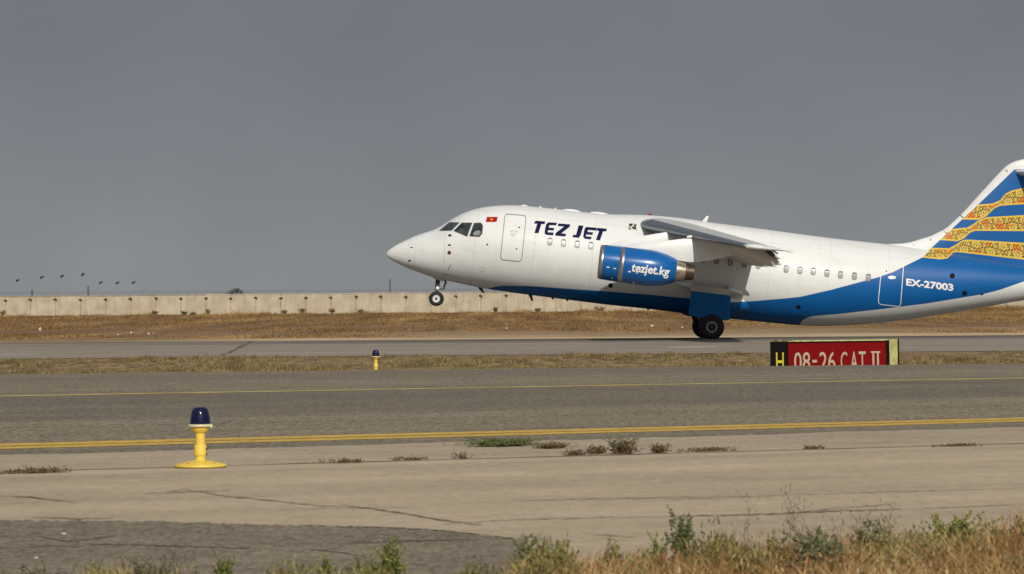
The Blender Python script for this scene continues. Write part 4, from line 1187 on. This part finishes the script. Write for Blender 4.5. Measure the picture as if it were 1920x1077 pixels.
# ================================================================= PLANTS one can tell apart
def leafmat(name, a, b, c=None):
    t = NT(name); g = t.n('ShaderNodeNewGeometry')
    st_ = [(0.0, a), (0.6, b)] + ([(1.0, c)] if c else [])
    t.col(t.ramp(g.outputs['Random Per Island'], st_)); t.b.inputs['Subsurface Weight'].default_value = 0.0
    return t.fin(0.6)
LEAFG = leafmat('fresh_green_leaves', (0.075, 0.095, 0.018), (0.17, 0.19, 0.035), (0.36, 0.34, 0.07))
LEAFB = leafmat('grey_green_leaves', (0.075, 0.085, 0.042), (0.17, 0.18, 0.092), (0.36, 0.35, 0.19))
LEAFD = leafmat('dark_green_leaves', (0.035, 0.055, 0.016), (0.085, 0.115, 0.03), (0.20, 0.21, 0.055))
LEAFO = leafmat('olive_brown_leaves', (0.04, 0.03, 0.014), (0.10, 0.085, 0.032), (0.22, 0.18, 0.065))
STEM = simple('dry_brown_stem', (0.13, 0.085, 0.045), 0.8, var=0.3)
STEMG = simple('green_brown_stem', (0.12, 0.12, 0.045), 0.8, var=0.3)

def leaf(mb, p, d, ln, wd, rr):
    d = d.normalized(); s_ = d.cross(Vector((rr.uniform(-1, 1), rr.uniform(-1, 1), rr.uniform(-.2, 1)))).normalized()
    up_ = d.cross(s_)
    mb.add([p, p + d * ln * .45 + s_ * wd / 2 + up_ * wd * .15, p + d * ln, p + d * ln * .45 - s_ * wd / 2 + up_ * wd * .15], [(0, 1, 2, 3)])

def weed(name, loc, h, spread, nst, nlf, ll, lw, lm, sm, label, cat, group, seed, flat=0.0, seedhead=False, sr_=0.0025, along=0.0, wild=0.0):
    rr = random.Random(seed)
    r = empty(name, loc, label, cat, group)
    ms, ml = MB(), MB()
    for i in range(nst):
        a = rr.uniform(0, 6.283); sp_ = spread * rr.uniform(.2, 1) ** 1.2; hh_ = h * (rr.uniform(.30, 1.0) if rr.random() > .12 else 1.12) * (1 - flat * rr.uniform(.2, 1))
        bx_ = rr.gauss(0, .45) * along
        p0 = Vector((bx_ + rr.uniform(-.012, .012), bx_ * LJ[1] + rr.uniform(-.012, .012), 0)); pts = [p0]
        wx, wy = rr.uniform(-1, 1) * wild, rr.uniform(-1, 1) * wild
        for k in range(1, 6):
            t = k / 5
            pts.append(p0 + Vector((math.cos(a) * sp_ * t ** 1.3 + wx * spread * math.sin(t * 4) + rr.uniform(-.006, .006), math.sin(a) * sp_ * t ** 1.3 + wy * spread * math.sin(t * 3) + rr.uniform(-.006, .006), hh_ * t ** .85)))
        ms.path(pts, sr_, sr_ * .35, 4)
        if seedhead:
            for k in range(1, 6):
                q = pts[k]
                for e in range(2):
                    e_ = q + Vector((rr.uniform(-.05, .05), rr.uniform(-.03, .03), rr.uniform(.015, .05)))
                    ms.path([q, q.lerp(e_, .5) + Vector((rr.uniform(-.008, .008), 0, .004)), e_], sr_ * .55, sr_ * .3, 4)
                    leaf(ml, e_, Vector((rr.uniform(-.3, .3), 0, 1)), ll * .8, lw * .7, rr)
        for k in range(nlf):
            t = rr.uniform(.10, 1) ** .8; j = min(4, int(t * 5)); q = pts[j].lerp(pts[j + 1], t * 5 - j)
            sz = (1.25 - .6 * t) * rr.uniform(.55, 1.2)
            leaf(ml, q, Vector((rr.uniform(-1, 1), rr.uniform(-1, 1), rr.uniform(-.25, 1.3))), ll * sz, lw * sz * rr.uniform(.7, 1.2), rr)
    o1 = ms.build('stem', sm, r); o2 = ml.build('foliage', lm, r)
    return r

def wl(px, py): v = G(px, py); return (v.x, v.y, 0.02)
GA = 'weeds along the pavement joint'
def ppm(y): return F / y        # photo pixels per metre
for i, (px, py, hp, wp, nst, nlf, lm, flat, lab) in enumerate([
    (942, 833.5, 15, 118, 80, 15, LEAFD, .45, 'low dark green mat of weed beside the double yellow line'),
    (1036, 838, 13, 62, 26, 6, LEAFO, .5, 'brownish withered weed just right of the dark green mat'),
    (1078, 851, 11, 50, 18, 5, LEAFO, .4, 'small brown weed between the withered weed and the upright tuft on the joint'),
    (1118, 848, 15, 40, 20, 8, LEAFO, .3, 'little olive weed touching the left side of the tall upright tuft'),
    (1168, 848, 26, 58, 40, 12, LEAFO, .1, 'tallest upright olive tuft growing from the pavement joint'),
    (1236, 846.5, 17, 38, 22, 9, LEAFO, .2, 'short bushy tuft right of the tallest tuft on the joint'),
    (1328, 843, 9, 80, 20, 6, LEAFO, .75, 'flat sprawling brown weed on the joint below the red sign'),
    (1525, 839.5, 10, 30, 10, 6, LEAFO, .7, 'flat brown weed with one raised sprig right of the sprawling weed'),
    (1795, 834, 6, 56, 14, 6, LEAFO, .85, 'long thin flat weed nearest the right edge of the photo'),
    (865, 858, 15, 40, 9, 3, LEAFO, .55, 'thin wiry weed with a forked stalk left of the mat'),
    (770, 860, 10, 46, 12, 4, LEAFO, .75, 'creeping weed with curled ends in the middle of the left joint'),
    (650, 865.5, 10, 46, 14, 6, LEAFO, .7, 'creeping weed at the left end of the middle joint'),
    (60, 884.5, 13, 85, 26, 9, LEAFO, .75, 'dark creeping weed on the joint at the left edge of the photo')]):
    v = G(px, py + (3.4 if py > 833 or px > 1500 else 0.5), 0.006); s_ = ppm(v.y)
    al = wp / s_ * (0.75 if flat > .6 else 0.42 if flat > .35 else 0.28)
    weed('weed', (v.x, v.y, 0.006), hp / s_ * (0.95 if flat > .6 else 1.12), wp / s_ / (2.2 if flat > .6 else 1.7), int(nst * (2.4 if flat > .6 else 1.9)), int(nlf * 1.1), 0.024, 0.008, lm, STEM if lm is LEAFO else STEMG, lab, 'weed', GA, 100 + i, flat * .7, sr_=0.0026, along=al, wild=.35)

GB = 'green weeds on the verge'
for i, (px, top, Yd, wp, nst, nlf, ll, lw, lm, lab) in enumerate([
    (1000, 1010, 12.2, 62, 20, 26, .030, .010, LEAFB, 'feathery blue green weed at the corner of the grey asphalt patch'),
    (1052, 1022, 11.9, 52, 18, 24, .024, .013, LEAFG, 'bright green bushy weed just right of the feathery weed'),
    (1143, 1018, 12.1, 26, 10, 18, .022, .012, LEAFG, 'small round green weed between the bushy weed and the tall one'),
    (1282, 962, 12.2, 44, 16, 40, .028, .014, LEAFD, 'tall upright dark green weed standing above the rest of the verge'),
    (1235, 1005, 12.2, 34, 10, 20, .024, .012, LEAFG, 'low green weed against the left side of the tall dark weed'),
    (1352, 1005, 12.2, 36, 12, 20, .026, .011, LEAFG, 'spreading green weed right of the tall dark weed'),
    (1452, 1000, 12.3, 24, 10, 22, .022, .014, LEAFG, 'compact leafy green weed below the dry forked stalk'),
    (1535, 1010, 11.7, 90, 34, 26, .046, .019, LEAFB, 'large sage green weed with broad leaves at the bottom of the photo'),
    (1640, 985, 12.3, 60, 20, 28, .028, .014, LEAFB, 'grey green weed with a pale top right of the large sage weed'),
    (1725, 990, 12.6, 36, 16, 16, .030, .008, LEAFB, 'thin silvery weed left of the low hedge like clump'),
    (1790, 974, 12.7, 90, 40, 34, .026, .016, LEAFG, 'widest clump of fresh green leaves near the right edge'),
    (1868, 990, 12.7, 40, 16, 24, .026, .014, LEAFG, 'green clump right of the widest clump'),
    (1912, 976, 12.8, 30, 12, 24, .026, .014, LEAFO, 'olive weed cut by the right edge of the photo'),
    (1915, 1045, 11.6, 40, 18, 20, .034, .014, LEAFB, 'dark grey green weed in the lower right corner'),
    (735, 1026, 11.7, 52, 16, 24, .022, .011, LEAFG, 'yellow green weed with one tall sprig below the asphalt patch centre'),
    (690, 1052, 11.5, 46, 12, 18, .022, .011, LEAFG, 'low yellow green weed left of the weed with a tall sprig'),
    (612, 1044, 11.6, 30, 9, 16, .022, .011, LEAFG, 'pair of small green sprigs left of the low yellow green weed'),
    (422, 1048, 11.6, 36, 12, 30, .018, .013, LEAFG, 'round dense yellow green weed on the bare left verge'),
    (285, 1052, 11.5, 70, 18, 14, .020, .010, LEAFO, 'dark tangled weed with dry stalks left of the round weed'),
    (185, 1062, 11.4, 46, 12, 16, .020, .010, LEAFG, 'small green weed left of the dark tangled weed'),
    (70, 1062, 11.4, 60, 14, 16, .020, .010, LEAFO, 'brownish green weed at the bottom left corner')]):
    zt = P(px, top, Yd)
    h = max(0.07, zt.z - 0.01) * (1.22 if px < 960 else 1.08)
    weed('verge_weed', (zt.x, Yd, 0.01), h, wp / ppm(Yd) / 1.35, int(nst * 2.1), int(nlf * 1.5), ll * .72, lw * .62, lm, STEMG, lab, 'weed', GB, 200 + i, 0.1, sr_=0.0017, along=wp / ppm(Yd) * .32, wild=.3)
GC = 'dry stalks on the verge'
for i, (px, top, Yd, wp, nst, lab) in enumerate([
    (1405, 955, 12.3, 22, 3, 'dark leaning dry stalk left of the compact green weed'),
    (1500, 925, 12.2, 52, 6, 'thin branching dry stalk rising highest above the verge'),
    (1590, 940, 12.2, 60, 6, 'wide branching dry stalks above the large sage weed'),
    (1660, 952, 12.3, 22, 3, 'single straight dry stalk right of the wide branching stalks'),
    (1838, 962, 12.7, 18, 2, 'tiny dry stalk behind the widest green clump'),
    (330, 1034, 11.6, 10, 2, 'short dry stalk on the left verge beside the tangled weed'),
    (380, 1005, 11.9, 60, 1, 'long slanting reddish stalk over the grey asphalt')]):
    zt = P(px, top, Yd)
    weed('dry_stalk', (zt.x, Yd, 0.02), zt.z - 0.02, wp / ppm(Yd) / 1.4, nst, 0, 0.016, 0.007, LEAFO, STEM, lab, 'dry plant', GC, 300 + i, 0.0, True, 0.0014, 0.0, .3)

# ================================================================= TAXIWAY EDGE LIGHTS
YLAMP = simple('chrome_yellow_enamel', (0.78, 0.56, 0.085), 0.45, 0, 0.1, 0.08, 9)
CREAM = simple('pale_collar_ring', (0.72, 0.66, 0.45), 0.45)
LENS = simple('cobalt_glass_lens', (0.002, 0.004, 0.035), 0.10, 0, 0.35, 0.2)
k = 1 / 325.0
la_ = G(376, 876.6, 0.0075); la_ = Vector((la_.x, la_.y, 0.0075))
lt = empty('taxiway_edge_light', la_, 'large near yellow taxiway light with dark blue lens and round base plate on concrete', 'edge light', 'taxiway edge lights')
def lpart(name, prof, m, n=36):
    o = MB().lathe([(r * k, h * k) for r, h in prof], (0, 0, 0), 'z', n).build(name, m, lt, True, (0, 0, 0), 35)
    return fixn(o)
bpq = lpart('base_plate', [(48.5, 0.5), (50.5, 3.0), (49.5, 5.5), (42, 8.2), (30, 11), (18, 13), (12, 13.6)], YLAMP)
mb = MB()
for a in (2.2, 4.1, 5.6, 0.4): mb.lathe([(0.001, .0036), (3.0 * k, .003), (3.4 * k, 0)][::-1], (36 * k * math.cos(a), 36 * k * math.sin(a), 8.8 * k), 'z', 10)
fixn(mb.build('bolt', DKSTEEL, bpq, True, (0, 0, 0), 30))
lpart('base_shadow_disc', [(46, -1.5), (48.8, -1.2), (48.8, 1.2), (46, 1.4)], RUBBER)  # dark disc added as the shadow line under the base plate, in tyre black
lpart('stem', [(12, 12.5), (9.8, 14.5), (9.4, 21.5), (11.8, 23), (12.0, 41), (11.2, 42.5), (9.2, 44), (9.0, 65.5)], YLAMP)
lpart('lamp_cup', [(9.2, 65), (10.6, 66), (15.5, 70.5), (17.4, 75), (17.6, 77.5)], YLAMP)
lpart('collar_ring', [(17.5, 77.2), (22.6, 78.2), (23.2, 80), (22.6, 82), (19.8, 82.6)], CREAM)
lpart('lens', [(19.9, 82.3), (20.0, 86), (19.0, 94), (17.2, 104), (14.8, 111), (11.5, 114.2), (6, 115.4), (0.02, 115.7)], LENS)
MB().box((12.5 * k, -4 * k, 35 * k), (3 * k, 4 * k, 4 * k)).build('clamp_screw', DKSTEEL, lt, False)
MB().box((12.5 * k, -4 * k, 25 * k), (3 * k, 4 * k, 4 * k)).build('clamp_screw', DKSTEEL, lt, False)
MB().box((22 * k, -7 * k, 79 * k), (4 * k, 3 * k, 5 * k)).build('collar_clip', CREAM, lt, False)
f2 = lt.copy(); C.objects.link(f2)
f2['label'] = 'small far taxiway edge light in the grass beyond the taxiway'
def copy_kids(a, b):
    for ch in list(a.children):
        if ch.name.startswith('base_plate'): continue      # sunk in the soil there
        c = ch.copy(); C.objects.link(c); c.parent = b; copy_kids(ch, c)
copy_kids(lt, f2)
tp_ = P(704.5, 656, 55.5)
f2.location = (tp_.x, 55.5, tp_.z - 0.358)

# ================================================================= HOLDING POSITION SIGN
YS_ = 75.0
tl, trp = P(1445, 641, YS_), P(1668, 639, YS_)
psi = R_(20)
SW = (trp.x - tl.x) / math.cos(psi) * 0.962; SH = 0.90; SDp = 0.74
top_z = tl.z + 0.012
gzs = gz(tl.x + 1.2, YS_)
sg_ = empty('holding_sign', (tl.x, YS_, gzs), 'red and black holding position sign with a yellow end standing in the grass', 'airport sign', rot=(0, -0.009, -psi))
z1 = top_z - gzs; z0 = z1 - SH
SRED = simple('sign_red_face', (0.205, 0.003, 0.004), 0.5, 0, 0, 0.10, 6, 0, 0.15)
SBLK = simple('sign_black_face', (0.007, 0.005, 0.005), 0.6, 0, 0, 0.2, 6, 0, 0.12)
SYEL = simple('scuffed_yellow_sign_case', (0.74, 0.65, 0.25), 0.6, 0, 0, 0.5, 7)
SCREAM = simple('cream_sign_lettering', (0.47, 0.40, 0.29), 0.5)
SLET = simple('yellow_sign_lettering', (0.60, 0.52, 0.03), 0.5)
def spart(name, mb, m): return mb.build(name, m, sg_, False)
case = spart('case', MB().box((SW / 2, SDp / 2, (z0 + z1) / 2), (SW, SDp, SH)), SYEL)
spx = SW / 223.0                # metres along the face per photo pixel
fx = lambda px: (px - 1445) * spx
def facebox(name, x0, x1, za, zb, m, y=-0.012, d=0.02): return spart(name, MB().box(((fx(x0) + fx(x1)) / 2, y, (za + zb) / 2), (fx(x1) - fx(x0), d, zb - za)), m)
facebox('black_panel', 1445, 1479, z0 + .02, z1 - 0.005, SBLK)
facebox('red_panel', 1479.4, 1662, z0 + .02, z1 - 0.05, SRED)
spart('frame', MB().box(((fx(1662) + fx(1668)) / 2, -0.016, (z0 + z1) / 2), (fx(1668) - fx(1662), 0.03, SH - .02))
      .box(((fx(1479.4) + fx(1662)) / 2, -0.017, z1 - 0.032), (fx(1662) - fx(1479.4), 0.03, 0.030)).box((SW - 0.005, SDp + 0.02, (z0 + z1) / 2), (0.06, 0.04, SH - .01))
      .box((0.10, 0.1, z1 - 0.0), (0.07, 0.12, 0.03)).box((0.34, 0.1, z1 - 0.0), (0.20, 0.12, 0.022)), SBLK)
def signtext(name, s, x0, x1, m, pyt=661.8, hpx=34.5, bold=0.006):
    vs, fs = text2d(s, bold)
    lo, hi, ym = vs[:, 0].min(), vs[:, 0].max(), vs[:, 1].max()
    zt_ = z1 - (pyt - 640.5) * (YS_ / F); zb_ = zt_ - hpx * YS_ / F
    X_ = fx(x0) + (vs[:, 0] - lo) / (hi - lo) * (fx(x1) - fx(x0)); Z_ = zb_ + vs[:, 1] / ym * (zt_ - zb_)
    mb = MB().add([(a, -0.028, b) for a, b in zip(X_, Z_)], fs)
    o = spart(name, mb, m)
    return fixn(o)
signtext('lettering', 'H', 1456, 1470.5, SLET)
signtext('lettering', '08', 1490, 1520.5, SCREAM)
signtext('lettering', '26', 1538, 1567.5, SCREAM)
signtext('lettering', 'C', 1577.5, 1590, SCREAM)
signtext('lettering', 'A', 1596, 1609, SCREAM)
signtext('lettering', 'T', 1611.5, 1624.5, SCREAM)
zt_ = z1 - 21.3 * YS_ / F; zb_ = zt_ - 34.5 * YS_ / F; dz_ = 3.0 * YS_ / F
mb = MB()
spart('lettering', MB().box(((fx(1524.5) + fx(1533)) / 2, -0.028, (zt_ + zb_) / 2), (fx(1533) - fx(1524.5), 0.01, dz_ * 1.7)), SCREAM)
for a in (1638.5, 1647): mb.box((fx(a), -0.028, (zt_ + zb_) / 2), (3.3 * spx, 0.01, zt_ - zb_ - 2 * dz_))
for zz in (zt_ - dz_ / 2, zb_ + dz_ / 2): mb.box((fx(1642.7), -0.028, zz), (17 * spx, 0.01, dz_))
spart('lettering', mb, SCREAM)
for x_ in (0.3, SW / 2, SW - 0.3):
    spart('leg', MB().tube((x_, SDp / 2, -0.25), (x_, SDp / 2, z0 + .01), 0.035).tube((x_, SDp / 2, -0.02), (x_, SDp / 2, 0.02), 0.08), DKSTEEL)

# ================================================================= PERIMETER WALL
YW = 550.0
wallm = NT('stained_concrete_panels')
pos = wallm.tc.outputs['Object']
n1 = wallm.noise(0.5, 5, .6, pos, (1, 1, 1)); n2 = wallm.noise(1.2, 5, .65, pos, (1.4, 1, 0.18)); n3 = wallm.noise(0.08, 3, .5, pos)
cw = wallm.mix(wallm.rng(n1, .3, .7), (0.36, 0.305, 0.215), (0.53, 0.475, 0.35))
cw = wallm.mix(wallm.rng(n2, .50, .74, 0, .5), cw, (0.23, 0.185, 0.12))
cw = wallm.mix(wallm.rng(n3, .4, .65, 0, .35), cw, (0.47, 0.36, 0.25))
wallm.col(cw); WALLM = wallm.fin(0.9)
DARKJ = simple('rusty_bracket_iron', (0.055, 0.042, 0.028), 0.9, var=0.4, scale=2)
JOINT = simple('weathered_post_concrete', (0.30, 0.25, 0.175), 0.9, var=0.35, scale=1)
wz = gz(0, YW); wtop = 2.68
x0w = P(10.5, 560, YW).x
wall = empty('perimeter_wall', (0, YW, wz), 'long beige concrete panel wall with weathered joints along the far side of the airfield', 'wall')
wr = random.Random(21)
NPAN = 45
for i in range(-2, NPAN):
    xa = x0w + 4.0 * i; dz = wr.uniform(-.05, .05) + 0.0004 * (xa + 80); dy = wr.uniform(-.03, .03)
    hp_ = wtop - wz + dz
    mb = MB().box((xa + 2.0, dy, hp_ / 2 - 0.1), (3.93, 0.16, hp_ + 0.2))
    MBc = MB().box((xa + 2.0, dy - 0.015, hp_ - 0.08), (3.94, 0.22, 0.16))
    MBc.build('wall_coping', JOINT if i < 8 or wr.random() < .25 else WALLM, wall)
    mb.build('wall_panel', WALLM, wall)
    ps = MB().box((xa, 0, hp_ / 2 - 0.08), (0.12, 0.24, hp_ - 0.12)).build('wall_post', JOINT, wall)
    MB().box((xa + wr.uniform(-.1, .1), -0.17, hp_ - 0.62 + wr.uniform(-.06, .06)), (0.52, 0.14, 0.19), Matrix.Rotation(wr.uniform(-.25, .25), 3, 'Y')).box((xa + .12, -0.15, hp_ - 0.78), (0.2, .1, .26)).build('bracket', DARKJ, ps)
WIRE = simple('rusty_wire', (0.10, 0.085, 0.075), 0.8); xs_ = x0w - 10
for j, zz in enumerate((0.28, 0.55)):
    pts = [(xs_ + 4 * q, 0.05 * j, wtop - wz + zz - 0.03 * (q % 2)) for q in range(0, NPAN + 4)]
    MB().path(pts, 0.03, 0.03, 4).build('barbed_wire', WIRE, wall)

# ================================================================= FAR MASTS, TREE, STONES
MAST = simple('faint_grey_mast', (0.30, 0.31, 0.32), 0.6, 0.2)
HEAD = simple('dark_lamp_head', (0.03, 0.03, 0.035), 0.6)
names = ['leftmost lamp mast beyond the wall, standing apart', 'second lamp mast from the left beyond the wall', 'third lamp mast from the left beyond the wall', 'tallest lamp mast beyond the wall, with a rod on top',
         'short lamp mast just right of the tallest one', 'short lamp mast in the middle of the three short ones', 'rightmost short lamp mast beyond the wall']
for i, (px, py, Y) in enumerate([(32.5, 526.5, 640), (78, 520.5, 690), (116, 518.5, 735), (155, 515.5, 780), (188.5, 530.5, 830), (220, 531, 880), (250, 530.5, 930)]):
    t_ = P(px, py, Y); s_ = Y / F; g_ = gz(t_.x, Y)
    r = empty('lamp_mast', (t_.x, Y, g_), names[i], 'lamp mast', 'lamp masts beyond the wall')
    H_ = t_.z - g_
    MB().tube((0, 0, 0), (0, 0, H_), 0.8 * s_, 0.5 * s_, 8).build('pole', MAST, r)
    mb = MB().box((0.6 * s_, 0, H_ + 0.6 * s_), (6.2 * s_, 2 * s_, 3.0 * s_)).box((-1.2 * s_, 0, H_ - 1.5 * s_), (3.0 * s_, 2 * s_, 2.6 * s_)).box((2.8 * s_, 0, H_ + 2.0 * s_), (2.4 * s_, 1.6 * s_, 1.8 * s_))
    mb.build('lamp_head', HEAD, r)
    if i == 3: MB().tube((0, 0, H_ + 1.5 * s_), (0, 0, H_ + 6.5 * s_), 0.4 * s_, n=6).build('rod', HEAD, r)
    MB().box((0, 0, .3), (1.2, 1.2, .6)).build('footing', MAST, r)
tn = ['small dark lattice mast at the left end above the wall', 'taller dark lattice mast right of the tallest lamp mast', 'lone slender dark mast left of the nose wheel']
for i, (px, pt, Y) in enumerate([(60, 544, 760), (165.5, 537.5, 760), (731, 524.5, 800)]):
    t_ = P(px, pt, Y); g_ = gz(t_.x, Y); s_ = Y / F; H_ = t_.z - g_
    r = empty('lattice_mast', (t_.x, Y, g_), tn[i], 'mast', 'dark masts beyond the wall')
    mb = MB(); wd_ = 1.3 * s_
    for a in (-1, 1):
        for b in (-1, 1): mb.tube((a * wd_, b * wd_, 0), (a * wd_ * .75, b * wd_ * .75, H_), 0.045, n=5)
    nst_ = int(H_ / 0.5)
    for j in range(nst_):
        za, zb = H_ * j / nst_, H_ * (j + 1) / nst_
        for b in (-1, 1):
            mb.tube((-wd_ * .9, b * wd_ * .9, za), (wd_ * .9, b * wd_ * .9, zb), 0.035, n=4); mb.tube((b * wd_ * .9, -wd_ * .9, za), (b * wd_ * .9, wd_ * .9, zb), 0.035, n=4)
    mb.build('lattice', HEAD, r)
    MB().tube((0, 0, H_ - .05), (0, 0, H_ + 1.5 * s_), 0.05, n=5).build('tip_rod', HEAD, r)

LEAFT = leafmat('dusky_tree_leaves', (0.018, 0.024, 0.012), (0.04, 0.05, 0.022))
rt = random.Random(9)
Yt = 600.0
tc_ = P(444, 550, Yt); g_ = gz(tc_.x, Yt)
tree = empty('tree', (tc_.x, Yt, g_), 'dark rounded tree whose crown shows over the beige wall', 'tree')
mt = MB().path([(0, 0, 0), (0.05, 0, .7), (0, .05, 1.5)], 0.16, 0.10, 8)
for a in range(7): mt.path([(0, .02, 1.0 + .08 * a), (math.cos(a) * .7, math.sin(a) * .7, 2.0), (math.cos(a) * 1.1, math.sin(a) * 1.0, 2.7)], 0.07, 0.025, 5)
mt.build('trunk', STEM, tree)
ml = MB(); ztop = P(444, 541.5, Yt).z - g_
for j in range(40):
    a = rt.uniform(0, 6.28); q = rt.uniform(0, 1) ** .5
    c_ = Vector((math.cos(a) * 1.8 * q, math.sin(a) * 1.3 * q, 1.6 + (ztop - 1.75) * rt.uniform(.1, 1) * (1 - .30 * q * q)))
    for i in range(70):
        d = Vector((rt.gauss(0, 1), rt.gauss(0, 1), rt.gauss(0, .8))) * 0.24
        leaf(ml, c_ + d, Vector((rt.uniform(-1, 1), rt.uniform(-1, 1), rt.uniform(-.6, 1))), rt.uniform(.12, .24), .12, rt)
ml.build('crown', LEAFT, tree)
# small bushes at the foot of the wall
BUSHO = leafmat('dusty_brown_bush_leaves', (0.09, 0.065, 0.03), (0.19, 0.14, 0.06), (0.30, 0.22, 0.10))
BUSHD = leafmat('dusty_green_bush_leaves', (0.06, 0.06, 0.028), (0.12, 0.115, 0.05), (0.20, 0.17, 0.08))
def bush(px, py, Y, rx, h, m, lab, sd):
    rr = random.Random(sd); c_ = P(px, py, Y); g_ = gz(c_.x, Y)
    r = empty('bush', (c_.x, Y, g_), lab, 'bush', 'bushes along the foot of the wall')
    ms, ml = MB(), MB()
    for j in range(9):
        a = rr.uniform(0, 6.28); q = Vector((math.cos(a) * rx * rr.uniform(.2, 1), math.sin(a) * rx * .7, h * rr.uniform(.6, 1)))
        ms.path([(0, 0, 0), (q.x * .5, q.y * .5, q.z * .6), tuple(q)], 0.03, 0.012, 4)
        for i in range(34):
            leaf(ml, q * rr.uniform(.35, 1) + Vector((rr.gauss(0, .12), rr.gauss(0, .12), rr.gauss(0, .08))), Vector((rr.uniform(-1, 1), rr.uniform(-1, 1), rr.uniform(-.2, 1))), .2, .10, rr)
    ms.build('stem', STEM, r); ml.build('foliage', BUSHO if m is LEAFO else BUSHD, r)
for i, (px, Y, rx, h, m, lab) in enumerate([
    (288, 536, .9, 1.0, LEAFO, 'broad brown bush at the wall between the lamp masts and the tree'), (346, 540, .5, .75, LEAFD, 'dark green bush at the wall left of the tree'), (362, 534, .55, .6, LEAFD, 'low dark bush just right of the dark green bush left of the tree'),
    (390, 543, .35, 1.2, LEAFO, 'thin upright bush at a wall joint left of the tree'), (533, 540, .45, 0.8, LEAFO, 'small olive bush at the wall right of the tree'), (566, 541, .45, 1.15, LEAFO, 'tall olive bush at the wall, second right of the tree'),
    (622, 540, .7, 1.0, LEAFO, 'pale brown bush at the wall midway between tree and nose wheel'), (677, 541, .35, .8, LEAFD, 'small dark bush at the wall left of the nose wheel'), (929, 541, .3, 1.1, LEAFD, 'narrow dark bush at the wall behind the nose of the plane'),
    (1008, 538, .6, .85, LEAFO, 'low brown bush at the wall under the forward belly'), (1125, 536, .9, 1.1, LEAFO, 'broad dry bush at the wall under the front of the engine'), (5, 540, .5, 1.3, LEAFO, 'brown bush at the wall on the left edge of the photo')]):
    bush(px, 585, Y, rx * 1.15, h * .72, m, lab, 400 + i)

STONE = simple('pale_stone', (0.47, 0.42, 0.35), 0.85, var=0.12, scale=3)
sn = ['pale stone pair low on the left of the far grass', 'flat pale stone right of the stone pair', 'tiny pale stone on the track under the masts', 'widest pale stone below the right lamp masts', 'pale stone beside the widest one', 'upright pale rubbish lump in the brown grass at left', 'pale stone in the grass below the forward belly', 'yellowish pale stone left of the main wheels', 'pale stone just left of the main wheels']
for i, (px, py, wp, hp_) in enumerate([(221, 630.5, 9, 3), (246, 626.5, 6, 4), (260, 627, 4, 2), (278, 629, 8, 5), (288, 627.5, 5, 3.5), (75, 621, 8, 10), (950, 618, 6, 4), (1222, 613.5, 10, 5), (1279, 616, 6, 4)]):
    Yb = None
    for Y in np.arange(190, 540, 1.0):
        if HY + F * (HC - gz(0, Y)) / Y + (960 - px) * math.tan(ROLL) < py + 1.5: Yb = Y; break
    Yb = Yb or 260
    c_ = P(px, py, Yb); s_ = Yb / F; rr = random.Random(500 + i)
    bm = bmesh.new(); bmesh.ops.create_icosphere(bm, subdivisions=2, radius=1)
    for v in bm.verts:
        q = 1 + .35 * math.sin(v.co.x * 3 + i) * math.cos(v.co.z * 4 + i * 2) + rr.uniform(-.1, .1)
        v.co = Vector((v.co.x * wp / 2.6 * s_ * q, v.co.y * wp / 2.6 * s_ * q, max(-.3, v.co.z) * hp_ * .55 * s_ * q))
    me = bpy.data.meshes.new('stone'); bm.to_mesh(me); bm.free(); me.materials.append(STONE)
    o = bpy.data.objects.new('stone', me); C.objects.link(o); o.location = (c_.x, Yb, gz(c_.x, Yb) + .12)
    setp(o, sn[i], 'stone', 'pale stones in the far grass')
# small litter on the asphalt patch
LIT = simple('pale_litter', (0.6, 0.58, 0.54), 0.7)
for i, (px, py, wp, lab) in enumerate([(119, 1014.5, 9, 'crumpled pale scrap lying on the crack of the asphalt patch'), (68, 1061, 7, 'small white scrap in the weeds at the bottom left')]):
    v = G(px, py); s_ = v.y / F
    bm = bmesh.new(); bmesh.ops.create_icosphere(bm, subdivisions=2, radius=1); rr = random.Random(i)
    for q in bm.verts: q.co = Vector((q.co.x * wp * .5 * s_, q.co.y * wp * s_ * .5, q.co.z * wp * .22 * s_)) * rr.uniform(.7, 1.15)
    me = bpy.data.meshes.new('litter'); bm.to_mesh(me); bm.free(); me.materials.append(LIT)
    o = bpy.data.objects.new('litter', me); C.objects.link(o); o.location = (v.x, v.y, .03)
    setp(o, lab, 'litter')
